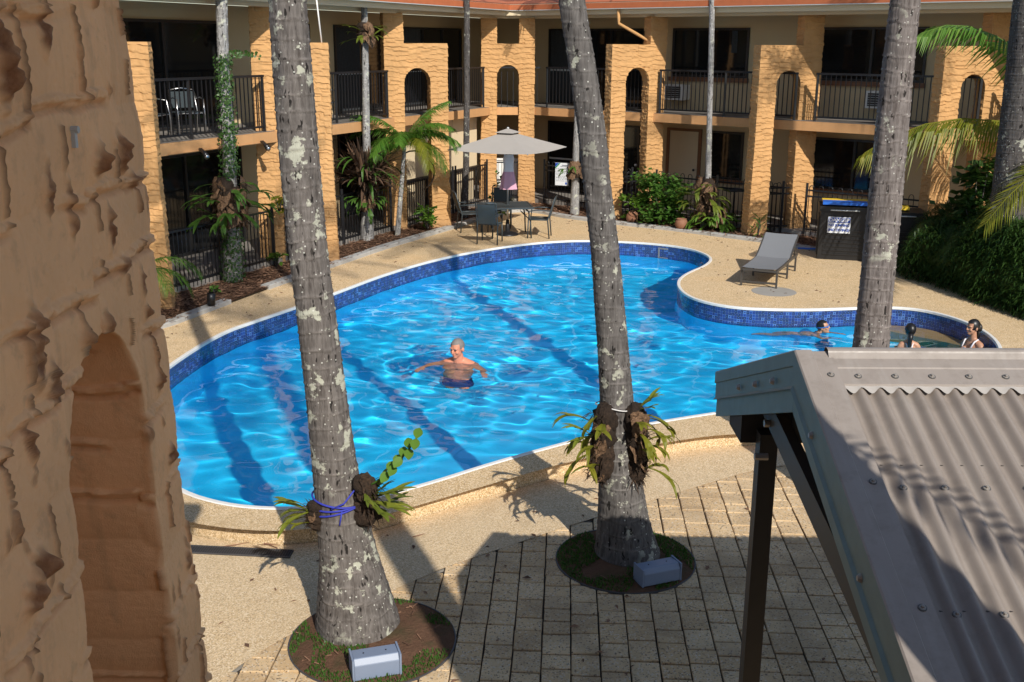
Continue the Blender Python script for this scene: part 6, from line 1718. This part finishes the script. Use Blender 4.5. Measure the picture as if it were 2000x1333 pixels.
body_obj(b, wp, 'skin_woman', .0085); face_bits(wp, (0, -.02, .42), Mh)
hm = MB(); hair_cap(hm, (0, -.02, .42), Mh, 1.0, .088, .110, .108, front=-.058, low=-.03, seed=3); hm.ellipsoid((0, .115, .40), (.05, .045, .07)); hm.ellipsoid((0, .11, .30), (.032, .032, .08)); hm.build('hair', MAT['hair_black'], wp, True)
sw = MB()
V = []
prof = [(-.16, .142, .108), (-.06, .142, .112), (.02, .150, .155), (.06, .150, .160), (.10, .135, .14)]
n = 32
for z, rx, ry in prof:
    for j in range(n):
        a = 2 * PI * j / n; V.append((rx * math.cos(a) * 1.06, .02 + (ry if math.sin(a) < 0 else .108) * math.sin(a) * 1.05, z))
so = link('swimsuit', npmesh('swimsuit', V, rowsfaces(5, n, True), MAT['swim_white']), wp); so.cycles.is_caustics_receiver = True
for s in (-1, 1):
    st = MB(); st.tube([(s * .085, -.115, .10), (s * .095, -.055, .205), (s * .09, .02, .235), (s * .08, .09, .18), (s * .07, .115, .10)], .013, 6); st.build('strap', MAT['swim_white'], wp, True)

# girl with her back to the viewer
gp = empty('person', 'small dark-haired person in the wading end with their back to the viewer', 'person', loc=(6.38, 16.42, WZ), rz=math.radians(168))
b = MB(); Mh = Matrix.Rotation(math.radians(10), 3, 'Z')
head(b, (0, -.02, .30), Mh, .95); limb(b, [(0, .01, .10), (0, .0, .22)], [.046, .042])
for s in (-1, 1):
    limb(b, [(s * .04, .01, .11), (s * .11, .01, .075), (s * .13, .01, .05)], [.042, .048, .047]); limb(b, [(s * .14, .01, .04), (s * .19, -.02, -.14)], [.042, .034]); limb(b, [(s * .19, -.02, -.14), (s * .16, -.20, -.12)], [.032, .024]); hand(b, (s * .16, -.2, -.12), (-s * .3, -.9, 0), (0, 0, 1), .75)
    limb(b, [(s * .07, .0, -.36), (s * .09, -.20, -.52), (s * .08, .05, -.60)], [.075, .055, .04])
b.ellipsoid((0, .01, -.02), (.125, .085, .13)); b.ellipsoid((0, .01, -.20), (.11, .08, .15)); b.ellipsoid((0, .02, -.34), (.13, .10, .09))
body_obj(b, gp, 'skin_girl', .0085); face_bits(gp, (0, -.02, .30), Mh, .95)
hm = MB(); hair_cap(hm, (0, -.02, .30), Mh, .95, .088, .110, .106, front=-.058, low=-.055, seed=5)
hm.tube([(0, .09, .28), (.005, .115, .20), (.01, .11, .09), (.012, .105, .0)], [.04, .035, .028, .012], 10); hm.build('hair', MAT['hair_black'], gp, True)
V = []
for z, rx, ry in [(-.36, .137, .107), (-.2, .117, .088), (-.08, .130, .094), (.02, .124, .090)]:
    for j in range(28):
        a = 2 * PI * j / 28; V.append((rx * math.cos(a), .01 + ry * math.sin(a), z))
so = link('swimsuit', npmesh('swimsuit', V, rowsfaces(4, 28, True), MAT['swim_white']), gp); so.cycles.is_caustics_receiver = True
for s in (-1, 1):
    st = MB(); st.tube([(s * .06, -.08, .02), (s * .07, -.03, .115), (s * .065, .02, .13), (s * .04, .075, .08), (s * .02, .095, .0)], .010, 6); st.build('strap', MAT['swim_white'], gp, True)

# child with goggles, head just out of the water
cp = empty('person', 'small person wearing blue goggles with only the head above water at the inner rim', 'person', loc=(5.22, 17.42, WZ), rz=math.radians(62))
b = MB(); Mh = Matrix.Rotation(math.radians(-14), 3, 'X')
head(b, (0, -.06, .10), Mh, .95); limb(b, [(0, .03, -.06), (0, -.02, .03)], [.05, .046])
b.ellipsoid((0, .16, -.16), (.12, .19, .09)); b.ellipsoid((0, .40, -.25), (.10, .18, .085))
for s in (-1, 1):
    limb(b, [(s * .11, .06, -.09), (s * .22, -.10, -.13)], [.045, .036]); limb(b, [(s * .22, -.10, -.13), (s * .17, -.30, -.07)], [.034, .025]); hand(b, (s * .17, -.3, -.07), (-.1 * s, -1, .05), (0, 0, 1), .75)
    limb(b, [(s * .06, .52, -.30), (s * .08, .80, -.46), (s * .08, 1.08, -.50)], [.07, .05, .035])
body_obj(b, cp, 'skin_girl', .0085); face_bits(cp, (0, -.06, .10), Mh, .95)
hm = MB(); hair_cap(hm, (0, -.06, .10), Mh, .95, .086, .108, .104, front=-.058, low=-.02, seed=6); hm.build('hair', MAT['hair_black'], cp, True)
gg = MB(); c = Vector((0, -.06, .10))
for s in (-1, 1): gg.ellipsoid(c + Mh @ Vector((s * .033, -.084, .006)), (.027, .016, .02), 12, 8, Mh)
gg.tube([c + Mh @ Vector((.089 * math.cos(a), .005 + .105 * math.sin(a), .010)) for a in np.linspace(-1.1, PI + 1.1, 24)], .009, 6); gg.build('goggles', MAT['goggles'], cp, True)

# ------------------------------------------------------------------ fallen leaves and twigs on the ground
random.seed(19); lt_ = MB()
def dry_leaf(x, y, z):
    a, L, w_ = rnd(0, 6.28), rnd(.03, .09), rnd(.008, .022); c, q = math.cos(a), math.sin(a); h_ = rnd(.004, .02)
    lt_.add([(x, y, z), (x + c * L * .5 - q * w_, y + q * L * .5 + c * w_, z + h_), (x + c * L, y + q * L, z + .003), (x + c * L * .5 + q * w_, y + q * L * .5 - c * w_, z + h_ * .6)], [(0, 1, 2), (0, 2, 3)])
for _ in range(70):
    x, y = rnd(-2.6, 2.6), rnd(6.9, 11.2)
    if inside(np.array([x]), np.array([y + .08]), STEP + [(-40, -5), (40, -5)])[0]: dry_leaf(x, y, LOW + .006)
for _ in range(160):
    k = random.randrange(len(KS)); x, y = KS[k]; dry_leaf(x + rnd(-.1, .7) * (1 if x < 0 else -1), y - rnd(.05, .9), .003)
for _ in range(40): dry_leaf(rnd(3.6, 7.4), rnd(18.3, 22.5), .003)
for t0, az, L in (((-2.75, 9.12), .2, .28), ((-2.2, 9.1), 2.6, .22), ((-.95, 9.35), .4, .14), ((-2.35, 9.2), -.4, .16)):
    lt_.tube([(t0[0], t0[1], LOW + .012), (t0[0] + L * .5 * math.cos(az), t0[1] + L * .5 * math.sin(az), LOW + .02), (t0[0] + L * math.cos(az + .2), t0[1] + L * math.sin(az + .2), LOW + .01)], [.006, .005, .002], 5)
tag(lt_.build('leaf_litter', MAT['chips']), 'dry brown leaves and twigs scattered over the deck and paving', 'leaf litter', kind='stuff')
